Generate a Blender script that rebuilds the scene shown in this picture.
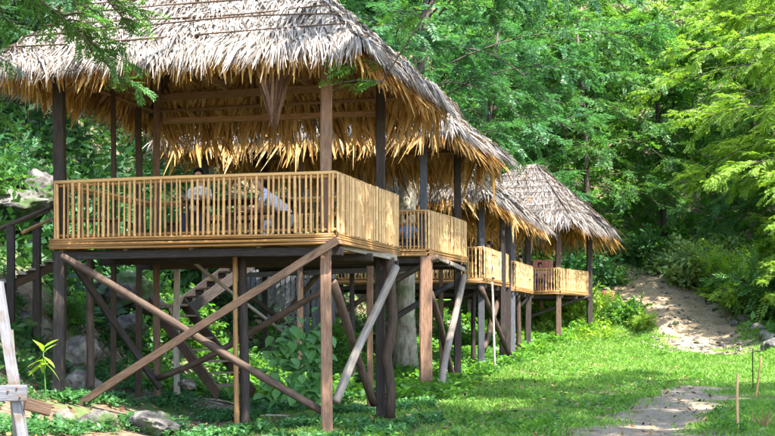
import bpy, bmesh, math, random
import numpy as np
from mathutils import Vector, Matrix, Quaternion

# ------------------------------------------------------------------ clear
for o in list(bpy.data.objects):
    bpy.data.objects.remove(o)
scn = bpy.context.scene
COL = scn.collection
random.seed(7)

# ------------------------------------------------------------------ camera
EYE = 1.6; F = 1200.0; UC = 387.5; HZ = 335.0          # photograph pixels (775 wide)
cam = bpy.data.cameras.new('Camera')
cam.sensor_width = 36.0
cam.lens = F / 775.0 * 36.0
cam.shift_y = (HZ - 218.0) / 775.0
cam.clip_end = 1000.0
cam_o = bpy.data.objects.new('Camera', cam)
cam_o.location = (0, 0, EYE)
cam_o.rotation_euler = (math.radians(90), 0, 0)
COL.objects.link(cam_o)
scn.camera = cam_o

# ------------------------------------------------------------------ light
SUN = Vector((0.44, -0.56, 1.12)).normalized()          # towards the sun
w = bpy.data.worlds.new('World'); scn.world = w; w.use_nodes = True
nt = w.node_tree; nt.nodes.clear()
out = nt.nodes.new('ShaderNodeOutputWorld'); bg = nt.nodes.new('ShaderNodeBackground')
sky = nt.nodes.new('ShaderNodeTexSky'); sky.sky_type = 'NISHITA'; sky.sun_disc = False
sky.sun_elevation = math.asin(SUN.z); sky.sun_rotation = math.atan2(SUN.x, SUN.y)
bg.inputs['Strength'].default_value = 0.15
nt.links.new(sky.outputs[0], bg.inputs[0]); nt.links.new(bg.outputs[0], out.inputs[0])
sun = bpy.data.lights.new('Sun', 'SUN'); sun.energy = 3.7; sun.angle = math.radians(0.55); sun.color = (1.0, 0.955, 0.87)
sun_o = bpy.data.objects.new('Sun', sun); COL.objects.link(sun_o)
sun_o.rotation_euler = SUN.to_track_quat('Z', 'Y').to_euler(); sun_o.location = (20, -20, 40)
scn.view_settings.view_transform = 'Standard'; scn.view_settings.look = 'None'
scn.view_settings.gamma = 1.0; scn.view_settings.exposure = 2.7

# ------------------------------------------------------------------ helpers
def W(u, v, Y):
    return Vector(((u - UC) * Y / F, Y, EYE + (HZ - v) * Y / F))

def link(o, parent=None):
    COL.objects.link(o)
    if parent is not None:
        o.parent = parent
    return o

def tag(o, label, cat=None, group=None):
    o['label'] = label
    if cat: o['category'] = cat
    if group: o['group'] = group
    return o

def thing(name, label, cat, loc=(0, 0, 0), group=None):
    o = bpy.data.objects.new(name, None); o.empty_display_size = 0.2
    o.location = loc; link(o); tag(o, label, cat, group)
    return o

def smooth(me):
    me.polygons.foreach_set('use_smooth', [True] * len(me.polygons))

def mesh_obj(name, verts, faces, mat, parent=None, sm=False, loc=None):
    me = bpy.data.meshes.new(name)
    me.from_pydata(verts, [], faces); me.update()
    if sm: smooth(me)
    if mat: me.materials.append(mat)
    o = bpy.data.objects.new(name, me)
    if loc is not None: o.location = loc
    return link(o, parent)

def quads_mesh(name, V, mat):
    """V: (n,4,3) array of quads -> mesh, fast"""
    n = V.shape[0]
    me = bpy.data.meshes.new(name)
    me.vertices.add(n * 4); me.vertices.foreach_set('co', V.reshape(-1).astype(np.float32))
    me.loops.add(n * 4); me.loops.foreach_set('vertex_index', np.arange(n * 4, dtype=np.int32))
    me.polygons.add(n); me.polygons.foreach_set('loop_start', np.arange(0, n * 4, 4, dtype=np.int32))
    me.polygons.foreach_set('loop_total', np.full(n, 4, dtype=np.int32))
    me.update(calc_edges=True)
    if mat: me.materials.append(mat)
    return me

def indexed_mesh(name, V, Q, mat):
    """V (n,3), Q (m,4)"""
    me = bpy.data.meshes.new(name)
    me.vertices.add(len(V)); me.vertices.foreach_set('co', V.reshape(-1).astype(np.float32))
    m = len(Q)
    me.loops.add(m * 4); me.loops.foreach_set('vertex_index', Q.reshape(-1).astype(np.int32))
    me.polygons.add(m); me.polygons.foreach_set('loop_start', np.arange(0, m * 4, 4, dtype=np.int32))
    me.polygons.foreach_set('loop_total', np.full(m, 4, dtype=np.int32))
    me.update(calc_edges=True)
    if mat: me.materials.append(mat)
    return me

def obj_from(name, me, parent=None, loc=None):
    o = bpy.data.objects.new(name, me)
    if loc is not None: o.location = loc
    return link(o, parent)

def zquat(d):
    d = Vector(d)
    return d.to_track_quat('Z', 'Y') if d.length > 1e-6 else Quaternion()

def beam_quat(d):
    """local z along d, local y kept upright"""
    z = Vector(d).normalized()
    up = Vector((0, 0, 1)) if abs(z.z) < 0.97 else Vector((0, 1, 0))
    x = up.cross(z).normalized(); y = z.cross(x)
    return Matrix((x, y, z)).transposed().to_quaternion()

def timber(name, p, q, w, h, mat, parent=None, root=Vector((0, 0, 0)), rough=0.004, seed=None):
    """sawn timber from p to q (world), section w x h, chamfered, slightly uneven"""
    p = Vector(p); q = Vector(q); L = (q - p).length
    rnd = random.Random(seed if seed is not None else hash((round(p.x, 2), round(q.y, 2), round(q.z, 2))))
    c = min(w, h) * 0.09
    prof = [(-w/2 + c, -h/2), (w/2 - c, -h/2), (w/2, -h/2 + c), (w/2, h/2 - c), (w/2 - c, h/2), (-w/2 + c, h/2), (-w/2, h/2 - c), (-w/2, -h/2 + c)]
    seg = max(2, min(8, int(L / 0.5)))
    vs, fs = [], []
    bx = rnd.uniform(-1, 1) * 0.006 * L; by = rnd.uniform(-1, 1) * 0.004 * L
    for i in range(seg + 1):
        t = i / seg; b = 4 * t * (1 - t)
        for x, y in prof:
            vs.append((x + bx * b + rnd.uniform(-rough, rough), y + by * b + rnd.uniform(-rough, rough), t * L))
    for i in range(seg):
        for k in range(8):
            a = i * 8 + k; b2 = i * 8 + (k + 1) % 8
            fs.append((a, b2, b2 + 8, a + 8))
    fs.append(tuple(range(7, -1, -1))); fs.append(tuple(range(seg * 8, seg * 8 + 8)))
    o = mesh_obj(name, vs, fs, mat, parent)
    o.location = p - root; o.rotation_mode = 'QUATERNION'; o.rotation_quaternion = beam_quat(q - p)
    return o

def log(name, p, q, r0, r1, mat, parent=None, root=Vector((0, 0, 0)), bend=0.02, n=9, wob=0.06, seed=None, knots=0):
    """round pole from p to q with taper, bow and uneven girth; local z along it"""
    p = Vector(p); q = Vector(q); L = (q - p).length
    rnd = random.Random(seed if seed is not None else hash((round(p.x, 2), round(p.z, 2), round(q.y, 2))))
    seg = max(4, min(14, int(L / 0.3)))
    a0 = rnd.uniform(0, 6.28); vs, fs = [], []
    bx, by = bend * L * math.cos(a0), bend * L * math.sin(a0)
    b2 = rnd.uniform(-0.4, 0.4) * bend * L
    for i in range(seg + 1):
        t = i / seg; r = r0 + (r1 - r0) * t
        r *= 1 + rnd.uniform(-wob, wob)
        s1 = 4 * t * (1 - t); s2 = math.sin(2 * math.pi * t)
        for k in range(n):
            a = 2 * math.pi * k / n
            rr = r * (1 + rnd.uniform(-wob, wob) * 0.5)
            vs.append((bx * s1 + b2 * s2 + rr * math.cos(a), by * s1 - b2 * s2 + rr * math.sin(a), t * L))
    for i in range(seg):
        for k in range(n):
            a = i * n + k; b = i * n + (k + 1) % n
            fs.append((a, b, b + n, a + n))
    fs.append(tuple(range(n - 1, -1, -1))); fs.append(tuple(range(seg * n, seg * n + n)))
    o = mesh_obj(name, vs, fs, mat, parent, sm=True)
    o.location = p - root; o.rotation_mode = 'QUATERNION'; o.rotation_quaternion = zquat(q - p)
    return o

def tube_data(pts, rad, n=7, vs=None, fs=None):
    vs = [] if vs is None else vs; fs = [] if fs is None else fs
    base = len(vs); pts = [Vector(p) for p in pts]
    for i, p in enumerate(pts):
        d = (pts[min(i + 1, len(pts) - 1)] - pts[max(i - 1, 0)]).normalized()
        a = Vector((0, 0, 1)) if abs(d.z) < 0.9 else Vector((1, 0, 0))
        x = d.cross(a).normalized(); y = d.cross(x)
        for k in range(n):
            t = 2 * math.pi * k / n
            vs.append(tuple(p + (x * math.cos(t) + y * math.sin(t)) * rad[i]))
    for i in range(len(pts) - 1):
        for k in range(n):
            a = base + i * n + k; b = base + i * n + (k + 1) % n
            fs.append((a, b, b + n, a + n))
    fs.append(tuple(base + k for k in range(n - 1, -1, -1)))
    e = base + (len(pts) - 1) * n
    fs.append(tuple(e + k for k in range(n)))
    return vs, fs

def tube(name, pts, rad, mat, parent=None, root=Vector((0, 0, 0)), n=7):
    vs, fs = tube_data([Vector(p) - root for p in pts], rad, n)
    return mesh_obj(name, vs, fs, mat, parent, sm=True)

# ------------------------------------------------------------------ materials
def new_mat(name):
    m = bpy.data.materials.new(name); m.use_nodes = True
    t = m.node_tree; t.nodes.clear()
    o = t.nodes.new('ShaderNodeOutputMaterial'); b = t.nodes.new('ShaderNodeBsdfPrincipled')
    t.links.new(b.outputs[0], o.inputs[0])
    b.inputs['Specular IOR Level'].default_value = 0.25
    return m, t, b, o

def N(t, typ, **kw):
    n = t.nodes.new(typ)
    for k, v in kw.items():
        if k in n.inputs: n.inputs[k].default_value = v
        else: setattr(n, k, v)
    return n

def ramp(t, stops):
    r = t.nodes.new('ShaderNodeValToRGB'); e = r.color_ramp.elements
    while len(e) < len(stops): e.new(0.5)
    for i, (p, c) in enumerate(stops):
        e[i].position = p; e[i].color = (c[0], c[1], c[2], 1)
    return r

def mixc(t, fac, a, b, mode='MIX'):
    m = t.nodes.new('ShaderNodeMix'); m.data_type = 'RGBA'; m.blend_type = mode
    if isinstance(fac, (int, float)): m.inputs[0].default_value = fac
    else: t.links.new(fac, m.inputs[0])
    for s, i in ((a, 6), (b, 7)):
        if isinstance(s, (tuple, list)): m.inputs[i].default_value = (s[0], s[1], s[2], 1)
        else: t.links.new(s, m.inputs[i])
    return m.outputs[2]

def wood(name, dark, light, scale=(16, 16, 2.2), rough=0.75, bump=0.6, patch=None):
    m, t, b, o = new_mat(name)
    tc = N(t, 'ShaderNodeTexCoord'); mp = N(t, 'ShaderNodeMapping'); mp.inputs['Scale'].default_value = scale
    oi = N(t, 'ShaderNodeObjectInfo')
    add = N(t, 'ShaderNodeVectorMath', operation='ADD'); mul = N(t, 'ShaderNodeVectorMath', operation='SCALE')
    mul.inputs['Scale'].default_value = 37.0
    comb = N(t, 'ShaderNodeCombineXYZ')
    for i in range(3): t.links.new(oi.outputs['Random'], comb.inputs[i])
    t.links.new(comb.outputs[0], mul.inputs[0]); t.links.new(tc.outputs['Object'], mp.inputs[0])
    t.links.new(mp.outputs[0], add.inputs[0]); t.links.new(mul.outputs[0], add.inputs[1])
    nz = N(t, 'ShaderNodeTexNoise', Scale=2.2, Detail=7.0, Roughness=0.65)
    t.links.new(add.outputs[0], nz.inputs['Vector'])
    r = ramp(t, [(0.3, dark), (0.55, [(a + c) / 2 for a, c in zip(dark, light)]), (0.75, light)])
    t.links.new(nz.outputs['Fac'], r.inputs[0])
    # piece to piece difference
    hsv = N(t, 'ShaderNodeHueSaturation'); mr = N(t, 'ShaderNodeMapRange')
    mr.inputs['To Min'].default_value = 0.72; mr.inputs['To Max'].default_value = 1.28
    t.links.new(oi.outputs['Random'], mr.inputs['Value']); t.links.new(mr.outputs[0], hsv.inputs['Value'])
    col = r.outputs[0]
    if patch:
        n2 = N(t, 'ShaderNodeTexNoise', Scale=3.0, Detail=4.0)
        t.links.new(tc.outputs['Object'], n2.inputs['Vector'])
        r2 = ramp(t, [(0.5, (0, 0, 0)), (0.62, (1, 1, 1))]); t.links.new(n2.outputs['Fac'], r2.inputs[0])
        col = mixc(t, r2.outputs[0], col, patch)
    t.links.new(col, hsv.inputs['Color']); t.links.new(hsv.outputs[0], b.inputs['Base Color'])
    b.inputs['Roughness'].default_value = rough
    bp = N(t, 'ShaderNodeBump', Strength=bump, Distance=0.02)
    t.links.new(nz.outputs['Fac'], bp.inputs['Height']); t.links.new(bp.outputs[0], b.inputs['Normal'])
    return m

def leafmat(name, a, bcol, transl=0.4, rough=0.45, tip=None, tcol=None):
    m, t, b, o = new_mat(name)
    g = N(t, 'ShaderNodeNewGeometry'); tc = N(t, 'ShaderNodeTexCoord')
    nz = N(t, 'ShaderNodeTexNoise', Scale=0.55, Detail=3.0); t.links.new(tc.outputs['Object'], nz.inputs['Vector'])
    mx = N(t, 'ShaderNodeMath', operation='MULTIPLY_ADD'); mx.inputs[1].default_value = 0.55
    t.links.new(g.outputs['Random Per Island'], mx.inputs[0])
    n2 = N(t, 'ShaderNodeMath', operation='MULTIPLY'); n2.inputs[1].default_value = 0.5; t.links.new(nz.outputs['Fac'], n2.inputs[0])
    t.links.new(n2.outputs[0], mx.inputs[2])
    stops = [(0.12, [x * 0.6 for x in a]), (0.45, a), (0.8, bcol)]
    if tip: stops.append((0.98, tip))
    r = ramp(t, stops); t.links.new(mx.outputs[0], r.inputs[0])
    t.links.new(r.outputs[0], b.inputs['Base Color']); b.inputs['Roughness'].default_value = rough
    b.inputs['Specular IOR Level'].default_value = 0.3
    tr = N(t, 'ShaderNodeBsdfTranslucent')
    tm = mixc(t, 1.0, r.outputs[0], tcol or (1.5, 1.5, 0.55), 'MULTIPLY'); t.links.new(tm, tr.inputs['Color'])
    ms = N(t, 'ShaderNodeMixShader'); ms.inputs[0].default_value = transl
    t.links.new(b.outputs[0], ms.inputs[1]); t.links.new(tr.outputs[0], ms.inputs[2]); t.links.new(ms.outputs[0], o.inputs[0])
    return m

def thatchmat(name, stops, transl=0.2, tcol=(1.2, 0.9, 0.5)):
    m, t, b, o = new_mat(name)
    g = N(t, 'ShaderNodeNewGeometry'); tc = N(t, 'ShaderNodeTexCoord')
    nz = N(t, 'ShaderNodeTexNoise', Scale=1.4, Detail=5.0); t.links.new(tc.outputs['Object'], nz.inputs['Vector'])
    mx = N(t, 'ShaderNodeMath', operation='MULTIPLY_ADD'); mx.inputs[1].default_value = 0.7
    n2 = N(t, 'ShaderNodeMath', operation='MULTIPLY'); n2.inputs[1].default_value = 0.35; t.links.new(nz.outputs['Fac'], n2.inputs[0])
    t.links.new(g.outputs['Random Per Island'], mx.inputs[0]); t.links.new(n2.outputs[0], mx.inputs[2])
    r = ramp(t, stops); t.links.new(mx.outputs[0], r.inputs[0])
    n3 = N(t, 'ShaderNodeTexNoise', Scale=28.0, Detail=2.0); t.links.new(tc.outputs['Object'], n3.inputs['Vector'])
    r3 = ramp(t, [(0.3, (0.72, 0.70, 0.68)), (0.65, (1, 1, 1))]); t.links.new(n3.outputs['Fac'], r3.inputs[0])
    c = mixc(t, 1.0, r.outputs[0], r3.outputs[0], 'MULTIPLY')
    t.links.new(c, b.inputs['Base Color']); b.inputs['Roughness'].default_value = 0.8
    b.inputs['Specular IOR Level'].default_value = 0.12
    tr = N(t, 'ShaderNodeBsdfTranslucent'); t.links.new(mixc(t, 1.0, c, tcol, 'MULTIPLY'), tr.inputs['Color'])
    ms = N(t, 'ShaderNodeMixShader'); ms.inputs[0].default_value = transl
    t.links.new(b.outputs[0], ms.inputs[1]); t.links.new(tr.outputs[0], ms.inputs[2]); t.links.new(ms.outputs[0], o.inputs[0])
    return m

def plain(name, col, rough=0.7, var=0.12, scale=12.0):
    m, t, b, o = new_mat(name)
    tc = N(t, 'ShaderNodeTexCoord'); nz = N(t, 'ShaderNodeTexNoise', Scale=scale, Detail=4.0)
    t.links.new(tc.outputs['Object'], nz.inputs['Vector'])
    r = ramp(t, [(0.25, [max(0, c * (1 - 2 * var)) for c in col]), (0.75, [min(1, c * (1 + var)) for c in col])])
    t.links.new(nz.outputs['Fac'], r.inputs[0]); t.links.new(r.outputs[0], b.inputs['Base Color'])
    b.inputs['Roughness'].default_value = rough
    return m

def bamboo(name, lo, hi):
    m, t, b, o = new_mat(name)
    oi = N(t, 'ShaderNodeObjectInfo'); tc = N(t, 'ShaderNodeTexCoord')
    mp = N(t, 'ShaderNodeMapping'); mp.inputs['Scale'].default_value = (40, 40, 3.5); t.links.new(tc.outputs['Object'], mp.inputs[0])
    comb = N(t, 'ShaderNodeCombineXYZ'); t.links.new(oi.outputs['Random'], comb.inputs[2])
    sc = N(t, 'ShaderNodeVectorMath', operation='SCALE'); sc.inputs['Scale'].default_value = 50; t.links.new(comb.outputs[0], sc.inputs[0])
    ad = N(t, 'ShaderNodeVectorMath', operation='ADD'); t.links.new(mp.outputs[0], ad.inputs[0]); t.links.new(sc.outputs[0], ad.inputs[1])
    nz = N(t, 'ShaderNodeTexNoise', Scale=1.0, Detail=5.0); t.links.new(ad.outputs[0], nz.inputs['Vector'])
    mx = N(t, 'ShaderNodeMath', operation='MULTIPLY_ADD'); mx.inputs[1].default_value = 0.75; t.links.new(oi.outputs['Random'], mx.inputs[0])
    n2 = N(t, 'ShaderNodeMath', operation='MULTIPLY'); n2.inputs[1].default_value = 0.5; t.links.new(nz.outputs['Fac'], n2.inputs[0]); t.links.new(n2.outputs[0], mx.inputs[2])
    r = ramp(t, [(0.12, [c * 0.75 for c in lo]), (0.4, [(a_ + c) / 2 for a_, c in zip(lo, hi)]), (0.95, hi)]); t.links.new(mx.outputs[0], r.inputs[0])
    t.links.new(r.outputs[0], b.inputs['Base Color']); b.inputs['Roughness'].default_value = 0.5
    bp = N(t, 'ShaderNodeBump', Strength=0.2, Distance=0.01); t.links.new(nz.outputs['Fac'], bp.inputs['Height']); t.links.new(bp.outputs[0], b.inputs['Normal'])
    return m

M = {}
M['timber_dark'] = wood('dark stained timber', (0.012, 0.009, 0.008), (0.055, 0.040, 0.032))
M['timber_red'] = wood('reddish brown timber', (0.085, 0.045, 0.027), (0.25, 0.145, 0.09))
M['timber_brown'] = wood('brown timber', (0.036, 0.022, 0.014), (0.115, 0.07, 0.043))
M['log_brown'] = wood('brown barkless log', (0.030, 0.019, 0.013), (0.105, 0.066, 0.045), (10, 10, 2.0))
M['log_pale'] = wood('weathered pale log', (0.13, 0.105, 0.085), (0.33, 0.285, 0.24), (10, 10, 1.2))
M['timber_beam'] = wood('warm brown roof timber', (0.15, 0.078, 0.037), (0.36, 0.20, 0.105))
M['timber_slate'] = wood('slate grey timber', (0.035, 0.037, 0.045), (0.095, 0.095, 0.105))
M['timber_grey'] = wood('grey weathered planks', (0.16, 0.13, 0.10), (0.36, 0.31, 0.25))
M['timber_stair'] = wood('worn brown stair tread', (0.10, 0.075, 0.05), (0.23, 0.18, 0.125))
M['white_paint'] = wood('worn white paint', (0.09, 0.088, 0.096), (0.19, 0.186, 0.20), patch=(0.10, 0.075, 0.055))
M['pink_board'] = wood('faded red boards', (0.34, 0.12, 0.10), (0.48, 0.20, 0.16))
M['fence_board'] = wood('bleached fence board', (0.09, 0.09, 0.10), (0.19, 0.19, 0.21))
M['bamboo'] = bamboo('dry split bamboo', (0.19, 0.085, 0.028), (0.50, 0.29, 0.115))
M['bamboo_pale'] = bamboo('pale split bamboo', (0.27, 0.135, 0.05), (0.60, 0.38, 0.175))
M['bamboo_floor'] = bamboo('ochre floor bamboo', (0.13, 0.055, 0.016), (0.30, 0.15, 0.045))
M['thatch_old'] = thatchmat('weathered grey thatch', [(0.12, (0.055, 0.045, 0.038)), (0.33, (0.17, 0.145, 0.128)), (0.60, (0.30, 0.27, 0.245)), (0.95, (0.47, 0.43, 0.395))], 0.12)
M['thatch_grey'] = thatchmat('dark weathered thatch', [(0.12, (0.05, 0.043, 0.038)), (0.4, (0.13, 0.115, 0.103)), (0.7, (0.21, 0.19, 0.173)), (0.95, (0.32, 0.295, 0.27))], 0.1)
M['thatch_new'] = thatchmat('golden dry palm thatch', [(0.10, (0.08, 0.033, 0.010)), (0.34, (0.44, 0.235, 0.07)), (0.62, (0.64, 0.395, 0.145)), (0.95, (0.76, 0.55, 0.27))], 0.35)
M['thatch_dark'] = thatchmat('brown dead leaf', [(0.15, (0.04, 0.020, 0.011)), (0.6, (0.13, 0.068, 0.038)), (0.95, (0.23, 0.135, 0.08))], 0.2)
M['underlay'] = plain('thatch underlay', (0.36, 0.20, 0.075), 0.9, 0.35, 9.0)
M['leaf_mid'] = leafmat('feathery mid green leaf', (0.050, 0.135, 0.034), (0.105, 0.235, 0.060), 0.42, tip=(0.19, 0.31, 0.08))
M['leaf_cool'] = leafmat('cool green leaf', (0.036, 0.115, 0.040), (0.082, 0.205, 0.072), 0.42, tip=(0.16, 0.28, 0.11), tcol=(1.3, 1.5, 0.7))
M['leaf_bright'] = leafmat('yellow green leaf', (0.17, 0.285, 0.038), (0.275, 0.405, 0.075), 0.5, tip=(0.37, 0.48, 0.12), tcol=(1.4, 1.5, 0.5))
M['leaf_fresh'] = leafmat('fresh green leaf', (0.060, 0.165, 0.028), (0.125, 0.275, 0.045), 0.45, tip=(0.22, 0.34, 0.06))
M['leaf_weed'] = leafmat('weed leaf', (0.045, 0.130, 0.045), (0.095, 0.225, 0.080), 0.38, tip=(0.16, 0.27, 0.09), tcol=(1.2, 1.5, 0.7))
M['leaf_vine'] = leafmat('vine leaf', (0.11, 0.25, 0.075), (0.19, 0.37, 0.12), 0.38, tip=(0.27, 0.44, 0.17), tcol=(1.2, 1.5, 0.7))
M['leaf_shaded'] = leafmat('painted shade leaf', (0.018, 0.056, 0.020), (0.040, 0.105, 0.034), 0.3, tip=(0.085, 0.17, 0.05))  # leaf green darkened to stand in for deep shade on the bank
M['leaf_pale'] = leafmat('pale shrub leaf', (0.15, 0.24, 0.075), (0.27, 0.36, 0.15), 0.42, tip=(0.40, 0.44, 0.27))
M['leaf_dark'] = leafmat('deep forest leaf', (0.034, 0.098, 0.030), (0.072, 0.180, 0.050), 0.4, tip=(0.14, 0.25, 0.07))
M['grass'] = leafmat('lawn grass', (0.12, 0.245, 0.038), (0.21, 0.360, 0.066), 0.40, tip=(0.34, 0.36, 0.13), tcol=(1.3, 1.5, 0.5))
M['dry'] = leafmat('dry straw stalk', (0.33, 0.22, 0.10), (0.50, 0.36, 0.18), 0.3, tcol=(1.2, 1.0, 0.6))
M['skin'] = plain('skin', (0.36, 0.20, 0.13), 0.5, 0.05)
M['hair'] = plain('black hair', (0.012, 0.010, 0.010), 0.45, 0.2)
M['lavender'] = plain('pale lavender cotton', (0.60, 0.60, 0.72), 0.9, 0.05)
M['white_cloth'] = plain('white patterned cotton', (0.62, 0.58, 0.54), 0.9, 0.3, 26.0)
M['blue_cloth'] = plain('blue cotton', (0.16, 0.24, 0.42), 0.9, 0.1)
M['green_cloth'] = plain('green cotton', (0.05, 0.34, 0.16), 0.9, 0.1)
M['pink_cloth'] = plain('salmon cotton', (0.55, 0.30, 0.24), 0.9, 0.1)
M['denim'] = plain('dark denim', (0.04, 0.05, 0.09), 0.9, 0.1)
M['eye'] = plain('dark eye', (0.01, 0.008, 0.008), 0.2, 0.1)
M['lip'] = plain('lips', (0.30, 0.10, 0.08), 0.5, 0.05)
M['rust'] = plain('rusty iron', (0.20, 0.075, 0.035), 0.8, 0.3)

def barkmat():
    m, t, b, o = new_mat('mottled pale bark')
    tc = N(t, 'ShaderNodeTexCoord'); mp = N(t, 'ShaderNodeMapping'); mp.inputs['Scale'].default_value = (5, 5, 2)
    t.links.new(tc.outputs['Object'], mp.inputs[0])
    nz = N(t, 'ShaderNodeTexNoise', Scale=1.6, Detail=8.0, Roughness=0.7); t.links.new(mp.outputs[0], nz.inputs['Vector'])
    r = ramp(t, [(0.3, (0.06, 0.045, 0.032)), (0.5, (0.22, 0.19, 0.14)), (0.7, (0.40, 0.36, 0.28))]); t.links.new(nz.outputs['Fac'], r.inputs[0])
    n2 = N(t, 'ShaderNodeTexNoise', Scale=1.3, Detail=3.0); t.links.new(tc.outputs['Object'], n2.inputs['Vector'])
    r2 = ramp(t, [(0.54, (0, 0, 0)), (0.66, (1, 1, 1))]); t.links.new(n2.outputs['Fac'], r2.inputs[0])
    t.links.new(mixc(t, r2.outputs[0], r.outputs[0], (0.09, 0.12, 0.04)), b.inputs['Base Color']); b.inputs['Roughness'].default_value = 0.9
    bp = N(t, 'ShaderNodeBump', Strength=0.6, Distance=0.04); t.links.new(nz.outputs['Fac'], bp.inputs['Height']); t.links.new(bp.outputs[0], b.inputs['Normal'])
    return m
M['bark'] = barkmat()
M['bark_dark'] = wood('dark bark', (0.03, 0.022, 0.016), (0.11, 0.085, 0.065), (6, 6, 2))

def rockmat(name, lo, mid, hi, moss=(0.05, 0.08, 0.025), mlim=0.58):
    m, t, b, o = new_mat(name)
    tc = N(t, 'ShaderNodeTexCoord')
    nz = N(t, 'ShaderNodeTexNoise', Scale=3.2, Detail=9.0, Roughness=0.68); t.links.new(tc.outputs['Object'], nz.inputs['Vector'])
    vo = N(t, 'ShaderNodeTexVoronoi', Scale=4.5); t.links.new(tc.outputs['Object'], vo.inputs['Vector'])
    r = ramp(t, [(0.32, lo), (0.5, mid), (0.68, hi)]); t.links.new(nz.outputs['Fac'], r.inputs[0])
    n2 = N(t, 'ShaderNodeTexNoise', Scale=1.7, Detail=5.0); t.links.new(tc.outputs['Object'], n2.inputs['Vector'])
    r2 = ramp(t, [(mlim, (0, 0, 0)), (mlim + 0.1, (1, 1, 1))]); t.links.new(n2.outputs['Fac'], r2.inputs[0])
    t.links.new(mixc(t, r2.outputs[0], r.outputs[0], moss), b.inputs['Base Color']); b.inputs['Roughness'].default_value = 0.9
    ad = N(t, 'ShaderNodeMath', operation='ADD'); t.links.new(nz.outputs['Fac'], ad.inputs[0]); t.links.new(vo.outputs['Distance'], ad.inputs[1])
    bp = N(t, 'ShaderNodeBump', Strength=0.9, Distance=0.09); t.links.new(ad.outputs[0], bp.inputs['Height']); t.links.new(bp.outputs[0], b.inputs['Normal'])
    return m
M['rock'] = rockmat('grey limestone', (0.03, 0.027, 0.024), (0.11, 0.10, 0.088), (0.27, 0.245, 0.215), mlim=0.5)
M['rock_pale'] = rockmat('pale limestone', (0.045, 0.038, 0.03), (0.15, 0.13, 0.105), (0.32, 0.285, 0.24), mlim=0.54)

def groundmat():
    m, t, b, o = new_mat('soil with moss and litter')
    tc = N(t, 'ShaderNodeTexCoord')
    n1 = N(t, 'ShaderNodeTexNoise', Scale=0.9, Detail=8.0, Roughness=0.65); t.links.new(tc.outputs['Object'], n1.inputs['Vector'])
    n2 = N(t, 'ShaderNodeTexNoise', Scale=9.0, Detail=6.0, Roughness=0.7); t.links.new(tc.outputs['Object'], n2.inputs['Vector'])
    soil = ramp(t, [(0.28, (0.045, 0.032, 0.02)), (0.5, (0.13, 0.095, 0.06)), (0.72, (0.25, 0.195, 0.13))]); t.links.new(n2.outputs['Fac'], soil.inputs[0])
    gr = ramp(t, [(0.3, (0.03, 0.07, 0.015)), (0.7, (0.085, 0.17, 0.03))]); t.links.new(n2.outputs['Fac'], gr.inputs[0])
    f = ramp(t, [(0.49, (0, 0, 0)), (0.63, (1, 1, 1))]); t.links.new(n1.outputs['Fac'], f.inputs[0])
    t.links.new(mixc(t, f.outputs[0], soil.outputs[0], gr.outputs[0]), b.inputs['Base Color']); b.inputs['Roughness'].default_value = 0.95
    bp = N(t, 'ShaderNodeBump', Strength=0.7, Distance=0.06); t.links.new(n2.outputs['Fac'], bp.inputs['Height']); t.links.new(bp.outputs[0], b.inputs['Normal'])
    return m
M['ground'] = groundmat()

def dirtmat(name, a, c, d):
    m, t, b, o = new_mat(name)
    tc = N(t, 'ShaderNodeTexCoord')
    n1 = N(t, 'ShaderNodeTexNoise', Scale=1.3, Detail=9.0, Roughness=0.7); t.links.new(tc.outputs['Object'], n1.inputs['Vector'])
    n2 = N(t, 'ShaderNodeTexNoise', Scale=7.0, Detail=7.0, Roughness=0.75); t.links.new(tc.outputs['Object'], n2.inputs['Vector'])
    ad = N(t, 'ShaderNodeMath', operation='MULTIPLY_ADD'); ad.inputs[1].default_value = 0.5
    h = N(t, 'ShaderNodeMath', operation='MULTIPLY'); h.inputs[1].default_value = 0.5; t.links.new(n2.outputs['Fac'], h.inputs[0])
    t.links.new(n1.outputs['Fac'], ad.inputs[0]); t.links.new(h.outputs[0], ad.inputs[2])
    r = ramp(t, [(0.36, a), (0.48, c), (0.64, d)]); t.links.new(ad.outputs[0], r.inputs[0])
    t.links.new(r.outputs[0], b.inputs['Base Color']); b.inputs['Roughness'].default_value = 0.95
    bp = N(t, 'ShaderNodeBump', Strength=0.8, Distance=0.07); t.links.new(n2.outputs['Fac'], bp.inputs['Height']); t.links.new(bp.outputs[0], b.inputs['Normal'])
    return m
M['path'] = dirtmat('trodden grey earth', (0.13, 0.092, 0.06), (0.24, 0.18, 0.125), (0.33, 0.262, 0.19))
M['dirt'] = dirtmat('bare ochre earth', (0.12, 0.078, 0.042), (0.26, 0.185, 0.11), (0.40, 0.31, 0.205))

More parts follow.
